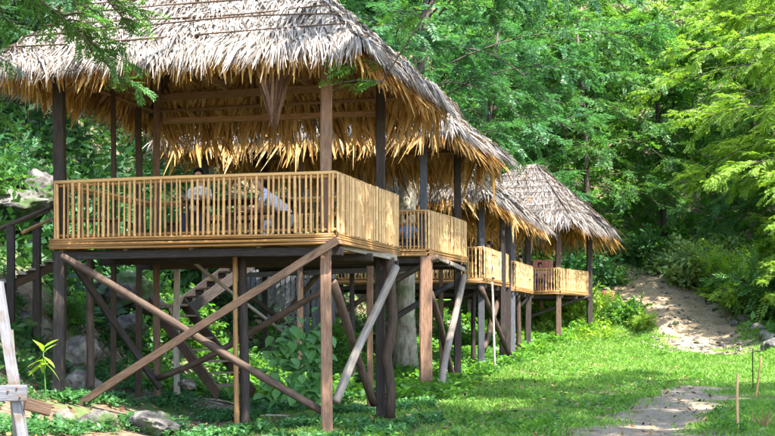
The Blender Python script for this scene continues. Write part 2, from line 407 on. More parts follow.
# ------------------------------------------------------------------ terrain
def xline(y): return np.interp(y, [0, 18.75, 30, 39, 47, 54, 60, 75, 100], [-6.2, -0.8, 1.0, 3.1, 5.0, 7.8, 9.6, 12.0, 13.5])
def Gf(x, y):
    x = np.asarray(x, float); y = np.asarray(y, float)
    base = np.interp(y, [-20, 0, 19, 29, 38, 44, 52, 56, 62, 72, 85, 110, 150], [-0.2, -0.05, 0, 0.15, 0.4, 0.6, 1.0, 1.5, 3.2, 6.6, 13, 32, 50])
    s = (xline(y) - x) * 0.95
    hs = np.interp(s, [0, 2.5, 3.3, 4.7, 5.3, 6.4, 8, 9.5, 12, 16, 25, 40, 70], [0, 0.05, 0.18, 0.45, 0.85, 2.3, 3.5, 4.8, 7.2, 12, 22, 34, 45])
    hs = hs * np.interp(y, [-10, 8, 18], [0.15, 0.4, 1.0])
    r = x - np.interp(y, [0, 19, 30, 45, 50, 60, 75], [8, 8.6, 10.8, 14.0, 14.9, 16.2, 18.0])
    bk = np.interp(r, [0, 1.0, 3, 8, 20, 50], [0, 0.35, 0.6, 1.8, 8, 22]) * np.interp(y, [0, 20, 40, 60], [0.15, 0.3, 1, 1])
    nz = 0.05 * np.sin(1.3 * x + 0.7 * y) * np.sin(0.9 * y - 0.5 * x) + 0.03 * np.sin(2.9 * x - 1.1 * y + 1)
    rough = np.clip((hs + bk) * 0.5, 0, 1) + np.clip((y - 56) * 0.05, 0, 1)
    nz = nz + rough * (0.25 * np.sin(0.8 * x + 1.9) * np.sin(0.6 * y) + 0.12 * np.sin(2.1 * x + 0.4 * y) * np.sin(1.7 * y + x))
    return base + hs + bk + nz
GX = np.concatenate([np.arange(-70, -14, 2.0), np.arange(-14, 22, 0.4), np.arange(22, 71, 2.0)])
GY = np.concatenate([np.arange(-14, 12, 1.5), np.arange(12, 66, 0.4), np.arange(66, 150, 2.0)])
XX, YY = np.meshgrid(GX, GY)
ZZ = Gf(XX, YY)
def G(x, y):
    """height of the terrain mesh (bilinear over its grid)"""
    x = np.asarray(x, float); y = np.asarray(y, float)
    i = np.clip(np.searchsorted(GX, x) - 1, 0, len(GX) - 2); j = np.clip(np.searchsorted(GY, y) - 1, 0, len(GY) - 2)
    fx = (x - GX[i]) / (GX[i + 1] - GX[i]); fy = (y - GY[j]) / (GY[j + 1] - GY[j])
    return (ZZ[j, i] * (1 - fx) + ZZ[j, i + 1] * fx) * (1 - fy) + (ZZ[j + 1, i] * (1 - fx) + ZZ[j + 1, i + 1] * fx) * fy
def g(x, y): return float(G(x, y))
def gp(u, v, y0=8.0, y1=130.0):
    """where the ray through pixel (u,v) meets the ground"""
    ys = np.arange(y0, y1, 0.05); xs = (u - UC) * ys / F; zs = EYE + (HZ - v) * ys / F
    k = np.argmax(zs <= G(xs, ys))
    return Vector((xs[k], ys[k], float(G(xs[k], ys[k]))))
nx, ny = len(GX), len(GY)
idx = np.arange(nx * ny).reshape(ny, nx)
Q = np.stack([idx[:-1, :-1], idx[:-1, 1:], idx[1:, 1:], idx[1:, :-1]], -1).reshape(-1, 4)
me = indexed_mesh('terrain', np.stack([XX, YY, ZZ], -1).reshape(-1, 3), Q, M['ground']); smooth(me)
terrain = obj_from('terrain', me); terrain['kind'] = 'structure'
tag(terrain, 'earth valley floor rising into a wooded hillside behind the huts')

def ribbon(name, left, right, mat, label, lift=0.02, nseg=60, nac=14, seed=1, wob=0.25):
    rnd = np.random.default_rng(seed)
    L = np.array([(p.x, p.y) for p in left]); R = np.array([(p.x, p.y) for p in right])
    def res(P, n):
        d = np.r_[0, np.cumsum(np.hypot(*np.diff(P, axis=0).T))]
        t = np.linspace(0, d[-1], n); return np.stack([np.interp(t, d, P[:, 0]), np.interp(t, d, P[:, 1])], -1)
    L = res(L, nseg); R = res(R, nseg)
    def nzv():
        k = rnd.uniform(-1, 1, nseg); k = np.convolve(k, [0.25, 0.5, 0.25], 'same'); return k[:, None] * wob
    D = (R - L) / np.linalg.norm(R - L, axis=1)[:, None]
    L = L - D * nzv(); R = R + D * nzv()
    t = np.linspace(0, 1, nac)[None, :, None]
    P = L[:, None] * (1 - t) + R[:, None] * t
    z = G(P[..., 0], P[..., 1]) + lift * np.sin(np.pi * np.clip(t[..., 0] * 1.0, 0.02, 0.98)) ** 0.3
    V = np.concatenate([P, z[..., None]], -1).reshape(-1, 3)
    ii = np.arange(nseg * nac).reshape(nseg, nac)
    q = np.stack([ii[:-1, :-1], ii[:-1, 1:], ii[1:, 1:], ii[1:, :-1]], -1).reshape(-1, 4)
    me = indexed_mesh(name, V, q, mat); smooth(me)
    o = obj_from(name, me); o['kind'] = 'structure'; tag(o, label)
    return L, R
pathL = [Vector((1.6, 9)), Vector((2.5, 15.5)), gp(575, 432), gp(615, 416), gp(640, 401), gp(656, 391), gp(668, 386.5)]
pathR = [Vector((4.5, 9)), Vector((4.7, 15.5)), gp(690, 434), gp(706, 418), gp(720, 404), gp(733, 392), gp(738, 387.5)]
PL, PR = ribbon('dirt_path', pathL, pathR, M['path'], 'bare grey trodden earth path in the foreground grass', 0.02, seed=3, wob=0.14)
dl = [gp(664, 353), gp(655, 338), gp(640, 318), gp(622, 300), gp(612, 282), gp(604, 262), gp(600, 247)]
dr = [gp(735, 357), gp(758, 346), gp(757, 328), gp(736, 306), gp(704, 287), gp(660, 268), gp(622, 247)]
DL, DR = ribbon('dirt_slope', dl, dr, M['dirt'], 'sunlit bare ochre earth track climbing the slope past the far hut', 0.03, seed=5, wob=0.5)

def in_ribbon(x, y, L, R, soft=0.0):
    """distance-like mask: >0 inside"""
    yc = (L[:, 1] + R[:, 1]) / 2; o_ = np.argsort(yc)
    xl = np.interp(y, yc[o_], L[o_, 0], left=1e3, right=1e3); xr = np.interp(y, yc[o_], R[o_, 0], left=-1e3, right=-1e3)
    return np.minimum(x - xl, xr - x)

# ------------------------------------------------------------------ thatched stilt huts
def baluster_mesh(name, mat, r=0.017, n=7, sd=0):
    vs, fs = [], []; rq = random.Random(sd)
    a_, b_, c_ = sorted((rq.uniform(.12, .4), rq.uniform(.42, .66), rq.uniform(.68, .93)))
    zs = [0, .015, a_, a_ + .01, a_ + .022, b_, b_ + .01, b_ + .022, c_, c_ + .01, c_ + .022, .985, 1]
    rs = [1, 1, .93, 1.16, .95, .9, 1.14, .93, .88, 1.12, .9, .88, .86]
    for z, k in zip(zs, rs):
        for a in range(n):
            t = 2 * math.pi * a / n; vs.append((r * k * math.cos(t), r * k * math.sin(t), z))
    for i in range(len(zs) - 1):
        for a in range(n):
            p = i * n + a; q = i * n + (a + 1) % n; fs.append((p, q, q + n, p + n))
    fs.append(tuple(range(n - 1, -1, -1))); e = (len(zs) - 1) * n; fs.append(tuple(range(e, e + n)))
    me = bpy.data.meshes.new(name); me.from_pydata(vs, [], fs); me.update(); smooth(me); me.materials.append(mat)
    return me
BAL = [baluster_mesh('bamboo_baluster', M['bamboo'], 0.0235, 7, k) for k in range(6)]
BALP = [baluster_mesh('bamboo_slat', M['bamboo_pale'], 0.038, 7, k + 20) for k in range(6)]
for m_ in BALP:
    for v_ in m_.vertices: v_.co.y *= 0.42
BALD = [baluster_mesh('brown_baluster', M['timber_brown'], 0.024)]

def piece(name, me, p, q, parent, root, sc=1.0, roll=0.0):
    """shared unit mesh (length 1 along z) laid from p to q"""
    o = bpy.data.objects.new(name, me); d = Vector(q) - Vector(p)
    o.location = Vector(p) - root; o.rotation_mode = 'QUATERNION'
    o.rotation_quaternion = zquat(d) @ Quaternion((0, 0, 1), roll); o.scale = (sc, sc, d.length)
    return link(o, parent)

def strips(rng, P, D, Nn, side, L, wd, lift, mid_lift, tip_lift, droop, split=False):
    """leaf strips: roots P, directions D, normals Nn, side vectors; 3 cross sections, 2 quads"""
    n = len(P)
    w0 = wd[:, None] * side * 0.5
    roll = rng.uniform(-0.6, 0.6, n)[:, None]
    w0 = w0 * np.cos(roll) + Nn * (wd[:, None] * 0.5) * np.sin(roll)
    A = P + Nn * lift[:, None]
    B = P + D * (L * 0.52)[:, None] + Nn * mid_lift[:, None]
    C = P + D * L[:, None] + Nn * tip_lift[:, None]
    C[:, 2] -= droop; B[:, 2] -= droop * 0.3
    V = np.stack([A - w0 * 0.8, A + w0 * 0.8, B - w0, B + w0, C - w0 * 0.10, C + w0 * 0.10], 1)   # n,6,3
    return V

def strips_mesh(name, Vs, mat):
    V = np.concatenate(Vs, 0); n = len(V)
    b = np.arange(n)[:, None] * 6
    q = np.concatenate([b + np.array([[0, 1, 3, 2]]), b + np.array([[2, 3, 5, 4]])], 0)
    return indexed_mesh(name, V.reshape(-1, 3), q, mat)

def nrm(a): return a / np.linalg.norm(a, axis=-1, keepdims=True)

def make_roof(hut, root, corners, apexL, apexR, seed, dens=1.0, ncourse=11, fringe=0.55, wd0=0.045, visible=(0, 1, 2, 3), hips=True, fo=1.0, fi=0.35, tm='thatch_old'):
    """corners FL,FR,BR,BL of the eave (world); ridge apexL-apexR. Everything is child of one roof part."""
    rng = np.random.default_rng(seed)
    FL, FR, BR, BL = [np.array(c, float) for c in corners]
    aL, aR = np.array(apexL, float), np.array(apexR, float)
    r0 = np.array(root, float)
    slopes = [(FL, FR, aR, aL), (FR, BR, aR, aR), (BR, BL, aL, aR), (BL, FL, aL, aL)]
    # roof part: thin closed underlay shell
    tri = [FL, FR, BR, BL, aL, aR]
    vs = [tuple(p - r0) for p in tri] + [tuple(p - r0 - np.array([0, 0, 0.035])) for p in tri]
    fs = [(0, 1, 5, 4), (1, 2, 5), (2, 3, 4, 5), (3, 0, 4)]
    fs += [tuple(i + 6 for i in reversed(f)) for f in fs]
    for a, b in ((0, 1), (1, 2), (2, 3), (3, 0)): fs.append((b, a, a + 6, b + 6))
    roof = mesh_obj('roof', vs, fs, M['underlay'], hut)
    outer, inner = [], []
    for si, (A, B, C, D) in enumerate(slopes):
        e = nrm(B - A); up = nrm((C + D) / 2 - (A + B) / 2)
        nn = np.cross(e, up); nn = nn / np.linalg.norm(nn)
        if nn[2] < 0: nn = -nn
        up = nrm(up - e * np.dot(up, e))
        slen = np.linalg.norm((C + D) / 2 - (A + B) / 2)
        for k in range(ncourse):
            t0 = (k + 0.85) / ncourse
            t0 = min(t0, 0.985)
            a = A + (D - A) * t0; b = B + (C - B) * t0
            wlen = np.linalg.norm(b - a)
            ext = 0.12
            n = max(8, int(wlen / wd0 * 3.4 * dens)) if k > 0 else max(10, int(wlen / wd0 * 5.0 * dens))
            s = rng.uniform(-ext / max(wlen, .3), 1 + ext / max(wlen, .3), n)
            P = a + (b - a) * s[:, None] + up * rng.uniform(-0.05, 0.06, n)[:, None]
            # strips fan in tied bunches: leaf angle follows a slow wave plus noise
            ph = rng.uniform(0, 6)
            ang = 0.30 * np.sin(s * wlen * 2.7 + ph) + rng.normal(0, 0.27, n)
            Dn = -up[None] * np.cos(ang)[:, None] + e[None] * np.sin(ang)[:, None]
            sd = np.cross(Dn, nn[None]); sd = nrm(sd)
            course = slen / ncourse
            L = rng.uniform(0.9, 1.9, n) * course + 0.08
            wd = wd0 * (0.25 + 1.25 * rng.uniform(0, 1, n) ** 1.4)
            if k == 0:
                L = rng.uniform(0.55, 1.25, n) * fringe * (1.8 if si == 2 else fo if si == 0 else 1) + 0.85 * course * 0.8
            bul = 0.06 + 0.04 * np.sin(s * wlen * 3.9 + ph * 2)
            droop = rng.uniform(0.0, 0.06, n) if k else rng.uniform(0.03, 0.22, n)
            V = strips(rng, P, Dn, np.repeat(nn[None], n, 0), sd, L, wd, rng.uniform(0.015, 0.05, n),
                       bul + rng.uniform(0.0, 0.07, n), 0.03 + rng.uniform(-0.01, 0.09, n), droop)
            outer.append(V)
            # underside: longer golden leaves hung from each batten
            n = max(6, int(wlen / 0.04 * 2.0))
            if k == 0: n = int(n * 1.7)
            s = rng.uniform(0, 1, n)
            P = a + (b - a) * s[:, None] + up * rng.uniform(-0.03, 0.03, n)[:, None]
            ang = 0.5 * np.sin(s * wlen * 1.9 + ph) + rng.normal(0, 0.27, n)
            Dn = -up[None] * np.cos(ang)[:, None] + e[None] * np.sin(ang)[:, None]
            sd = nrm(np.cross(Dn, nn[None]))
            L = rng.uniform(0.8, 2.3, n) * course * (1 + 0.22 * np.sin(s * wlen * 5.1 + 2 * ph))
            if k == 0:
                long_ = (np.sin(s * wlen * 4.3 + ph) + rng.normal(0, 0.7, n)) > 1.35
                L = course * rng.uniform(0.7, 1.1, n) + fringe * (2.2 if si == 2 else 1.0 if si == 1 else fi) * rng.uniform(0.0, 1.0, n) ** 2.2 * 0.9 + np.where(long_, fringe * rng.uniform(0.3, 0.9, n), 0)
            V = strips(rng, P, Dn, np.repeat(nn[None], n, 0), sd, L, (wd0 * 0.4 + 0.045) * (0.35 + 1.75 * rng.uniform(0, 1, n) ** 1.5), -rng.uniform(0.045, 0.06, n),
                       -rng.uniform(0.05, 0.15, n), -rng.uniform(0.05, 0.28, n), rng.uniform(0, 0.05, n) if k else rng.uniform(0.05, 0.3, n))
            inner.append(V)
        # battens (outside) and rafters/purlins (inside)
        if si in visible:
            for k in range(0, ncourse):
                t0 = (k + 0.95) / ncourse
                if t0 > 0.97: continue
                a = A + (D - A) * t0 + nn * 0.15; b = B + (C - B) * t0 + nn * 0.15
                if np.linalg.norm(b - a) < 0.5: continue
                log('batten', a, b, 0.016, 0.012, M['timber_brown'], roof, root, 0.009, 6, 0.2, seed=seed * 100 + si * 20 + k)
        for k in range(1, 5):
            f = k / 5.0
            a = A + (B - A) * f - nn * 0.17; b = D + (C - D) * f - nn * 0.18
            # keep rafters inside the hip
            log('rafter', a + up * 0.12, a + (b - a) * 0.93, 0.042, 0.034, M['timber_beam'], roof, root, 0.005, 7, 0.05, seed=seed * 100 + 50 + si * 10 + k)
        for tt in (0.10, 0.42, 0.7):
            a = A + (D - A) * tt - nn * 0.15; b = B + (C - B) * tt - nn * 0.15
            log('purlin', a - nn * 0.10, b - nn * 0.10, 0.036, 0.034, M['timber_beam'], roof, root, 0.004, 7, 0.05, seed=seed * 100 + 80 + si * 5 + int(tt * 10))
    for i, (c, ap) in enumerate(((FL, aL), (FR, aR), (BR, aR), (BL, aL))):
        # hip strips: extra leaves lapped over the hips and a hip pole
        n = int(np.linalg.norm(ap - c) / wd0 * 9 * dens)
        s = rng.uniform(0.0, 1, n); P = c + (ap - c) * s[:, None]
        d = nrm(c - ap); o2 = np.array([c[0] - (aL[0] + aR[0]) / 2, c[1] - (aL[1] + aR[1]) / 2, 0]); o2 = o2 / np.linalg.norm(o2)
        nn = np.cross(np.cross(d, [0, 0, 1.0]), d); nn = nn / np.linalg.norm(nn)
        if nn[2] < 0: nn = -nn
        lat = nrm(np.cross(d, nn))
        ang = rng.normal(0, 0.7, n)
        Dn = d[None] * np.cos(ang)[:, None] + lat[None] * np.sin(ang)[:, None]
        Dn = Dn - nn[None] * (np.abs(np.sin(ang)) * 0.75)[:, None]; Dn = nrm(Dn)
        sd = nrm(np.cross(Dn, nn[None]))
        V = strips(rng, P, Dn, np.repeat(nn[None], n, 0), sd, rng.uniform(0.25, 0.6, n), wd0 * rng.uniform(0.5, 1.2, n),
                   rng.uniform(0.03, 0.07, n), 0.08 + rng.uniform(0, 0.06, n), 0.03 + rng.uniform(0, 0.08, n), rng.uniform(0, 0.1, n))
        outer.append(V)
        if hips and i in (0, 1, 2):
            log('hip_pole', c + (ap - c) * 0.06 + nn * 0.125, c + (ap - c) * 0.98 + nn * 0.125, 0.024, 0.018, M['log_brown'], roof, root, 0.004, 6, 0.1, seed=seed * 100 + 95 + i)
        log('hip_rafter', c + (ap - c) * 0.04 - nn * 0.16, c + (ap - c) * 0.97 - nn * 0.16, 0.05, 0.04, M['log_brown'], roof, root, 0.005, 8, 0.05, seed=seed * 100 + 40 + i)
    for nm, dat, mt in (('outer_thatch', outer, M[tm]), ('inner_thatch', inner, M['thatch_new'])):
        me = strips_mesh(nm, [d - r0 for d in dat], mt)
        o = obj_from(nm, me, roof); o['kind'] = 'stuff'
    return roof

def rail_side(hut, root, a, b, h, gap, mesh, rnd, name='railing', double=True, jit=0.013):
    """bamboo railing from a to b (deck level, world): top rails, bottom rail, balusters as children"""
    a = Vector(a); b = Vector(b); d = b - a; L = d.length; d.normalize()
    z = Vector((0, 0, h)); out_ = Vector((d.y, -d.x, 0))
    r = log(name, a + z, b + z, 0.032, 0.029, M['bamboo'], hut, root, 0.003, 8, 0.05, seed=rnd.randint(0, 9999))
    def sub(nm, p, q, rad, m):
        o = log(nm, p, q, rad, rad * 0.92, m, None, root, 0.003, 8, 0.05, seed=rnd.randint(0, 9999))
        o.parent = r; o.matrix_parent_inverse = mat_of(r).inverted()
        return o
    if double:
        sub('lower_top_rail', a + z - Vector((0, 0, 0.062)) - out_ * 0.012, b + z - Vector((0, 0, 0.062)) - out_ * 0.012, 0.03, M['bamboo_floor'])
    sub('bottom_rail', a + Vector((0, 0, 0.05)), b + Vector((0, 0, 0.05)), 0.028, M['bamboo_floor'])
    n = max(2, int(round(L / gap)))
    for i in range(n + 1):
        t = (i + 0.25 * (i == 0) - 0.25 * (i == n)) / n
        p = a + d * (L * t + rnd.uniform(-jit, jit)) + out_ * (0.038 + rnd.uniform(-0.004, 0.004))
        zt = h - 0.025 + rnd.uniform(-0.012, 0.012) if mesh is not BALP else h + rnd.uniform(-0.03, 0.012)
        q = p + Vector((rnd.uniform(-1, 1) * jit, rnd.uniform(-1, 1) * 0.003, zt))
        o = piece('baluster', rnd.choice(mesh), p + Vector((0, 0, rnd.uniform(-0.02, 0.015))), q, None, root, rnd.uniform(0.72, 1.25), rnd.uniform(0, 6))
        if mesh is BALP:
            o.scale = (o.scale.x * rnd.uniform(0.8, 1.0), o.scale.y, o.scale.z); o.rotation_quaternion = Quaternion((0, 0, 1), math.atan2(d.y, d.x) + rnd.uniform(-0.22, 0.22)) @ Quaternion((0, 1, 0), rnd.uniform(-0.008, 0.008))
        o.parent = r; o.matrix_parent_inverse = mat_of(r).inverted()
    return r

def mat_of(o):
    return Matrix.LocRotScale(o.location, o.rotation_quaternion if o.rotation_mode == 'QUATERNION' else o.rotation_euler, o.scale)

HUTS = []
def hut(label, FR, BR, FLx, zd, eave, apex, seed, ov=(0.9, 0.6, 0.8, 1.2), dens=1.0, ncourse=10, wd0=0.045, fringe=0.55,
        gap=0.092, rgap=0.084, rail=0.94, ridge=0.35, visible=(0, 1, 3), hips=True, fo=1.0, fi=0.35, tm='thatch_old'):
    rnd = random.Random(seed)
    FR = Vector((FR[0], FR[1], 0)); BR = Vector((BR[0], BR[1], 0)); FL = Vector((FLx[0], FLx[1], 0)); BL = FL + (BR - FR)
    c = (FR + BR + FL + BL) / 4
    root = Vector((c.x, c.y, g(c.x, c.y)))
    h = thing('stilt_hut', label, 'hut', root, 'thatched bamboo huts on stilts in a row')
    e = (FR - FL).normalized(); s = (BR - FR).normalized(); Z = lambda p, z: Vector((p.x, p.y, z))
    # deck: floor boards running along the front, edge poles, joists
    deck = timber('deck', Z(FL + s * 0.08, zd - 0.095), Z(FR + s * 0.08, zd - 0.095), 0.10, 0.05, M['bamboo_floor'], h, root, seed=seed)
    dinv = mat_of(deck).inverted()
    def sub(o): o.parent = deck; o.matrix_parent_inverse = dinv; return o
    D = (BR - FR).length; nb = int(D / 0.125)
    for i in range(nb):
        off = s * (0.06 + (D - 0.12) * i / (nb - 1)); zz = zd - 0.045 + rnd.uniform(-0.003, 0.003)
        sub(timber('floor_board', Z(FL + off, zz), Z(FR + off, zz), 0.108, 0.026, M['bamboo_floor'], None, root, 0.002, seed=seed * 50 + i))
    for k, (dz, m_) in enumerate(((-0.022, M['bamboo_floor']), (-0.058, M['bamboo']), (-0.094, M['bamboo_floor']), (-0.130, M['timber_beam']), (-0.160, M['bamboo_floor']))):
        sub(log('edge_pole', Z(FL - s * 0.05 - e * 0.06, zd + dz), Z(FR - s * 0.05 + e * rnd.uniform(-0.02, 0.09), zd + dz + rnd.uniform(-.008, .008)), 0.022, 0.019, m_, None, root, 0.0045, 8, 0.14, seed=seed * 9 + k))
        sub(log('edge_pole', Z(FR + e * 0.06, zd + dz), Z(BR + e * 0.06, zd + dz), 0.021, 0.019, m_, None, root, 0.003, 8, 0.06, seed=seed * 9 + 4 + k))
    for k in range(5):
        f = (k + 0.1) / 4.2; p = FL + (FR - FL) * min(f, 1)
        timber('joist', Z(p + s * 0.02, zd - 0.17), Z(p + (BR - FR) - s * 0.02, zd - 0.17), 0.07, 0.10, M['timber_brown'], h, root, seed=seed * 7 + k)
    for k, f in enumerate((0.04, 0.5, 0.96)):
        p = FL + (BR - FR) * f; q = FR + (BR - FR) * f
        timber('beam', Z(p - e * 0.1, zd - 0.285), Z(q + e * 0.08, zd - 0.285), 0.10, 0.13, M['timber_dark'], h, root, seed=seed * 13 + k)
    # railings
    for nm, a, b, gp_, ms in (('front_railing', FL, FR, gap, BAL), ('side_railing', FR, BR, rgap, BALP), ('back_railing', BR, BL, gap * 2.4, BALD), ('side_railing', BL, FL, gap * 2.4, BALD)):
        rail_side(h, root, Z(a, zd), Z(b, zd), rail, gp_, ms, rnd, nm)
    # wall plates and tie beams under the roof
    pz = eave + 0.20
    for k, (a, b) in enumerate(((FL, FR), (FR, BR), (BR, BL), (BL, FL))):
        timber('wall_plate', Z(a, pz + 0.012 * k), Z(b, pz + 0.012 * k), 0.09, 0.13, M['timber_beam'], h, root, seed=seed * 17 + k)
    for f in (0.33, 0.66):
        a = FL + (FR - FL) * f; b = BL + (BR - BL) * f
        timber('tie_beam', Z(a, pz + 0.14), Z(b, pz + 0.14), 0.08, 0.12, M['timber_beam'], h, root, seed=seed * 19 + int(f * 10))
    ofr, ori, oba, ole = ov
    cor = [Z(FL - s * ofr - e * ole, eave), Z(FR - s * ofr + e * ori, eave), Z(BR + s * oba + e * ori, eave), Z(BL + s * oba - e * ole, eave)]
    ac = (cor[0] + cor[1] + cor[2] + cor[3]) / 4; ac.z = apex
    make_roof(h, root, cor, ac - e * ridge, ac + e * ridge, seed, dens, ncourse, fringe, wd0, visible, hips, fo, fi, tm)
    H = dict(h=h, root=root, FL=FL, FR=FR, BR=BR, BL=BL, e=e, s=s, zd=zd, eave=eave, pz=pz)
    HUTS.append(H)
    return H

def hpost(H, name, x, y, ztop, sz, mat, zb=None, kind='t', seed=None, lean=(0, 0), bend=0.01):
    zb = g(x, y) - 0.12 if zb is None else zb
    p = Vector((x + lean[0], y + lean[1], zb)); q = Vector((x, y, ztop))
    if kind == 't': return timber(name, p, q, sz, sz, M[mat], H['h'], H['root'], 0.006, seed)
    return log(name, p, q, sz * 0.55, sz * 0.45, M[mat], H['h'], H['root'], bend, 10, 0.07, seed)

# --- the nearest hut
H1 = hut('nearest and largest stilt hut with white-grey thatch, cut by the top edge', (-0.82, 18.75), (0.155, 21.8), (-5.55, 20.0), 3.20, 5.92, 8.45, 11,
         ov=(0.95, 0.72, 0.95, 0.62), dens=1.15, ncourse=12, wd0=0.034, fi=0.12, fringe=0.42, visible=(0,), hips=False)
def px(u, Y): return (u - UC) * Y / F
PZ = H1['pz']
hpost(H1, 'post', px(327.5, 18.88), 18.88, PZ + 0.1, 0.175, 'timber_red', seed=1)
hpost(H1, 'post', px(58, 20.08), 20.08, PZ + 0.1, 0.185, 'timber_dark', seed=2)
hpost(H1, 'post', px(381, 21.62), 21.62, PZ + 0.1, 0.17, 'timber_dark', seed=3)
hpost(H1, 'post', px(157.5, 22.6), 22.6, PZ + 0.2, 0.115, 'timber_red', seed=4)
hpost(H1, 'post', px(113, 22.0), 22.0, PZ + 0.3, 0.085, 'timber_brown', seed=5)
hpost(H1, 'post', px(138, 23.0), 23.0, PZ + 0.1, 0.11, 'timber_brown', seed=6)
zd = H1['zd'] - 0.24
hpost(H1, 'post', px(90, 21.4), 21.4, zd, 0.14, 'log_brown', kind='l', seed=7)
hpost(H1, 'post', px(177, 22.9), 22.9, zd, 0.11, 'timber_grey', seed=8)
hpost(H1, 'post', px(242, 20.2), 20.2, zd, 0.16, 'timber_dark', kind='l', seed=9, lean=(0.05, 0))
log('bamboo_prop', Vector((px(237, 20.05), 20.05, g(px(237, 20.05), 20.05) - 0.1)), Vector((px(235, 20.05), 20.05, zd)), 0.045, 0.04, M['bamboo'], H1['h'], H1['root'], 0.006, 8, 0.04, seed=10)
# crooked log post at the near side's back corner
pts = [(389, 258), (391, 290), (393, 318), (390, 340), (386, 356), (389, 372), (391, 392), (390, 418)]
YB = 21.3
tube('crooked_post', [W(u, v, YB) for u, v in pts], [0.10, 0.092, 0.088, 0.10, 0.105, 0.09, 0.088, 0.10], M['log_brown'], H1['h'], H1['root'], 10)
hpost(H1, 'post', px(370, 23.3), 23.3, zd, 0.12, 'timber_red', seed=12)
# diagonal braces
timber('brace', W(79, 404, 19.72), W(338, 240, 18.62), 0.06, 0.125, M['timber_brown'], H1['h'], H1['root'], 0.006, 21)
log('brace', W(62, 256, 19.82), W(324, 412, 18.98), 0.062, 0.066, M['log_brown'], H1['h'], H1['root'], 0.012, 10, 0.06, 22)
timber('brace', W(60, 244, 20.3), W(160, 388, 22.0), 0.07, 0.12, M['timber_dark'], H1['h'], H1['root'], 0.006, 23)
log('brace', W(158, 378, 21.9), W(328, 288, 19.9), 0.06, 0.055, M['log_brown'], H1['h'], H1['root'], 0.02, 9, 0.06, 24)
log('brace', W(396, 267, 20.9), W(336, 402, 19.3), 0.07, 0.075, M['log_pale'], H1['h'], H1['root'], 0.008, 10, 0.06, 25)
log('brace', W(333, 282, 19.3), W(374, 404, 21.4), 0.075, 0.07, M['log_brown'], H1['h'], H1['root'], 0.01, 10, 0.06, 26)
log('brace', W(186, 256, 21.5), W(300, 345, 23.4), 0.032, 0.03, M['log_pale'], H1['h'], H1['root'], 0.006, 7, 0.05, 27)
timber('beam', W(160, 267, 22.3), W(394, 259, 21.6), 0.07, 0.10, M['timber_brown'], H1['h'], H1['root'], 0.005, 28)
timber('brace', W(332, 244, 19.0), W(396, 258, 21.5), 0.05, 0.10, M['timber_grey'], H1['h'], H1['root'], 0.005, 29)

timber('beam', W(163, 121, 22.75), W(383, 113, 21.9), 0.07, 0.10, M['timber_beam'], H1['h'], H1['root'], 0.005, 30)
# --- second hut
H2 = hut('second nearest stilt hut with thick reddish corner post and pale leaning prop', (0.97, 29.5), (2.1, 32.5), (-4.6, 30.9), 3.72, 6.52, 9.3, 12,
         ov=(0.9, 0.9, 0.9, 0.9), dens=0.9, ncourse=9, wd0=0.045, fringe=0.6, gap=0.10, rgap=0.086, visible=(), hips=False, fo=0.3, fi=1.3)
zd = H2['zd'] - 0.22
hpost(H2, 'post', px(426.5, 29.62), 29.62, zd + 0.05, 0.31, 'timber_red', seed=31)
hpost(H2, 'post', px(424, 29.75), 29.75, H2['pz'] + .1, 0.18, 'timber_slate', zb=zd, seed=32)
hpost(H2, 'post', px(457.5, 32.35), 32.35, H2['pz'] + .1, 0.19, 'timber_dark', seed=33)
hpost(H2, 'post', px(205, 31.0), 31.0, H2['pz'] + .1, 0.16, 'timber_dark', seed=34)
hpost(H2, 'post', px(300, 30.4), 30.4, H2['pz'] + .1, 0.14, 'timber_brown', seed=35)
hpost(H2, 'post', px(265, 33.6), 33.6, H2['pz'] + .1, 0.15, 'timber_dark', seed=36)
hpost(H2, 'post', px(352, 31.0), 31.0, zd, 0.13, 'timber_dark', kind='l', seed=37)
hpost(H2, 'post', px(441, 33.0), 33.0, zd, 0.12, 'timber_red', seed=38)
log('brace', W(464, 276, 32.3), W(440, 402, 28.7), 0.085, 0.095, M['log_pale'], H2['h'], H2['root'], 0.012, 10, 0.06, 40)
log('brace', W(343, 312, 31.5), W(438, 257, 29.4), 0.075, 0.07, M['log_brown'], H2['h'], H2['root'], 0.01, 9, 0.06, 41)
log('brace', W(430, 292, 30.0), W(455, 384, 32.2), 0.09, 0.08, M['log_brown'], H2['h'], H2['root'], 0.012, 9, 0.06, 42)
log('brace', W(378, 328, 31.2), W(452, 284, 32.9), 0.08, 0.07, M['timber_dark'], H2['h'], H2['root'], 0.01, 9, 0.06, 43)
timber('brace', W(430, 254, 29.6), W(465, 270, 32.4), 0.06, 0.11, M['timber_grey'], H2['h'], H2['root'], 0.005, 44)
timber('beam', W(220, 276, 31.2), W(428, 268, 29.9), 0.08, 0.13, M['timber_dark'], H2['h'], H2['root'], 0.005, 45)
log('brace', W(240, 288, 32.0), W(300, 330, 33.2), 0.08, 0.07, M['timber_dark'], H2['h'], H2['root'], 0.03, 9, 0.06, 46)
log('brace', W(318, 275, 31.2), W(276, 325, 32.5), 0.07, 0.06, M['log_brown'], H2['h'], H2['root'], 0.02, 9, 0.06, 47)

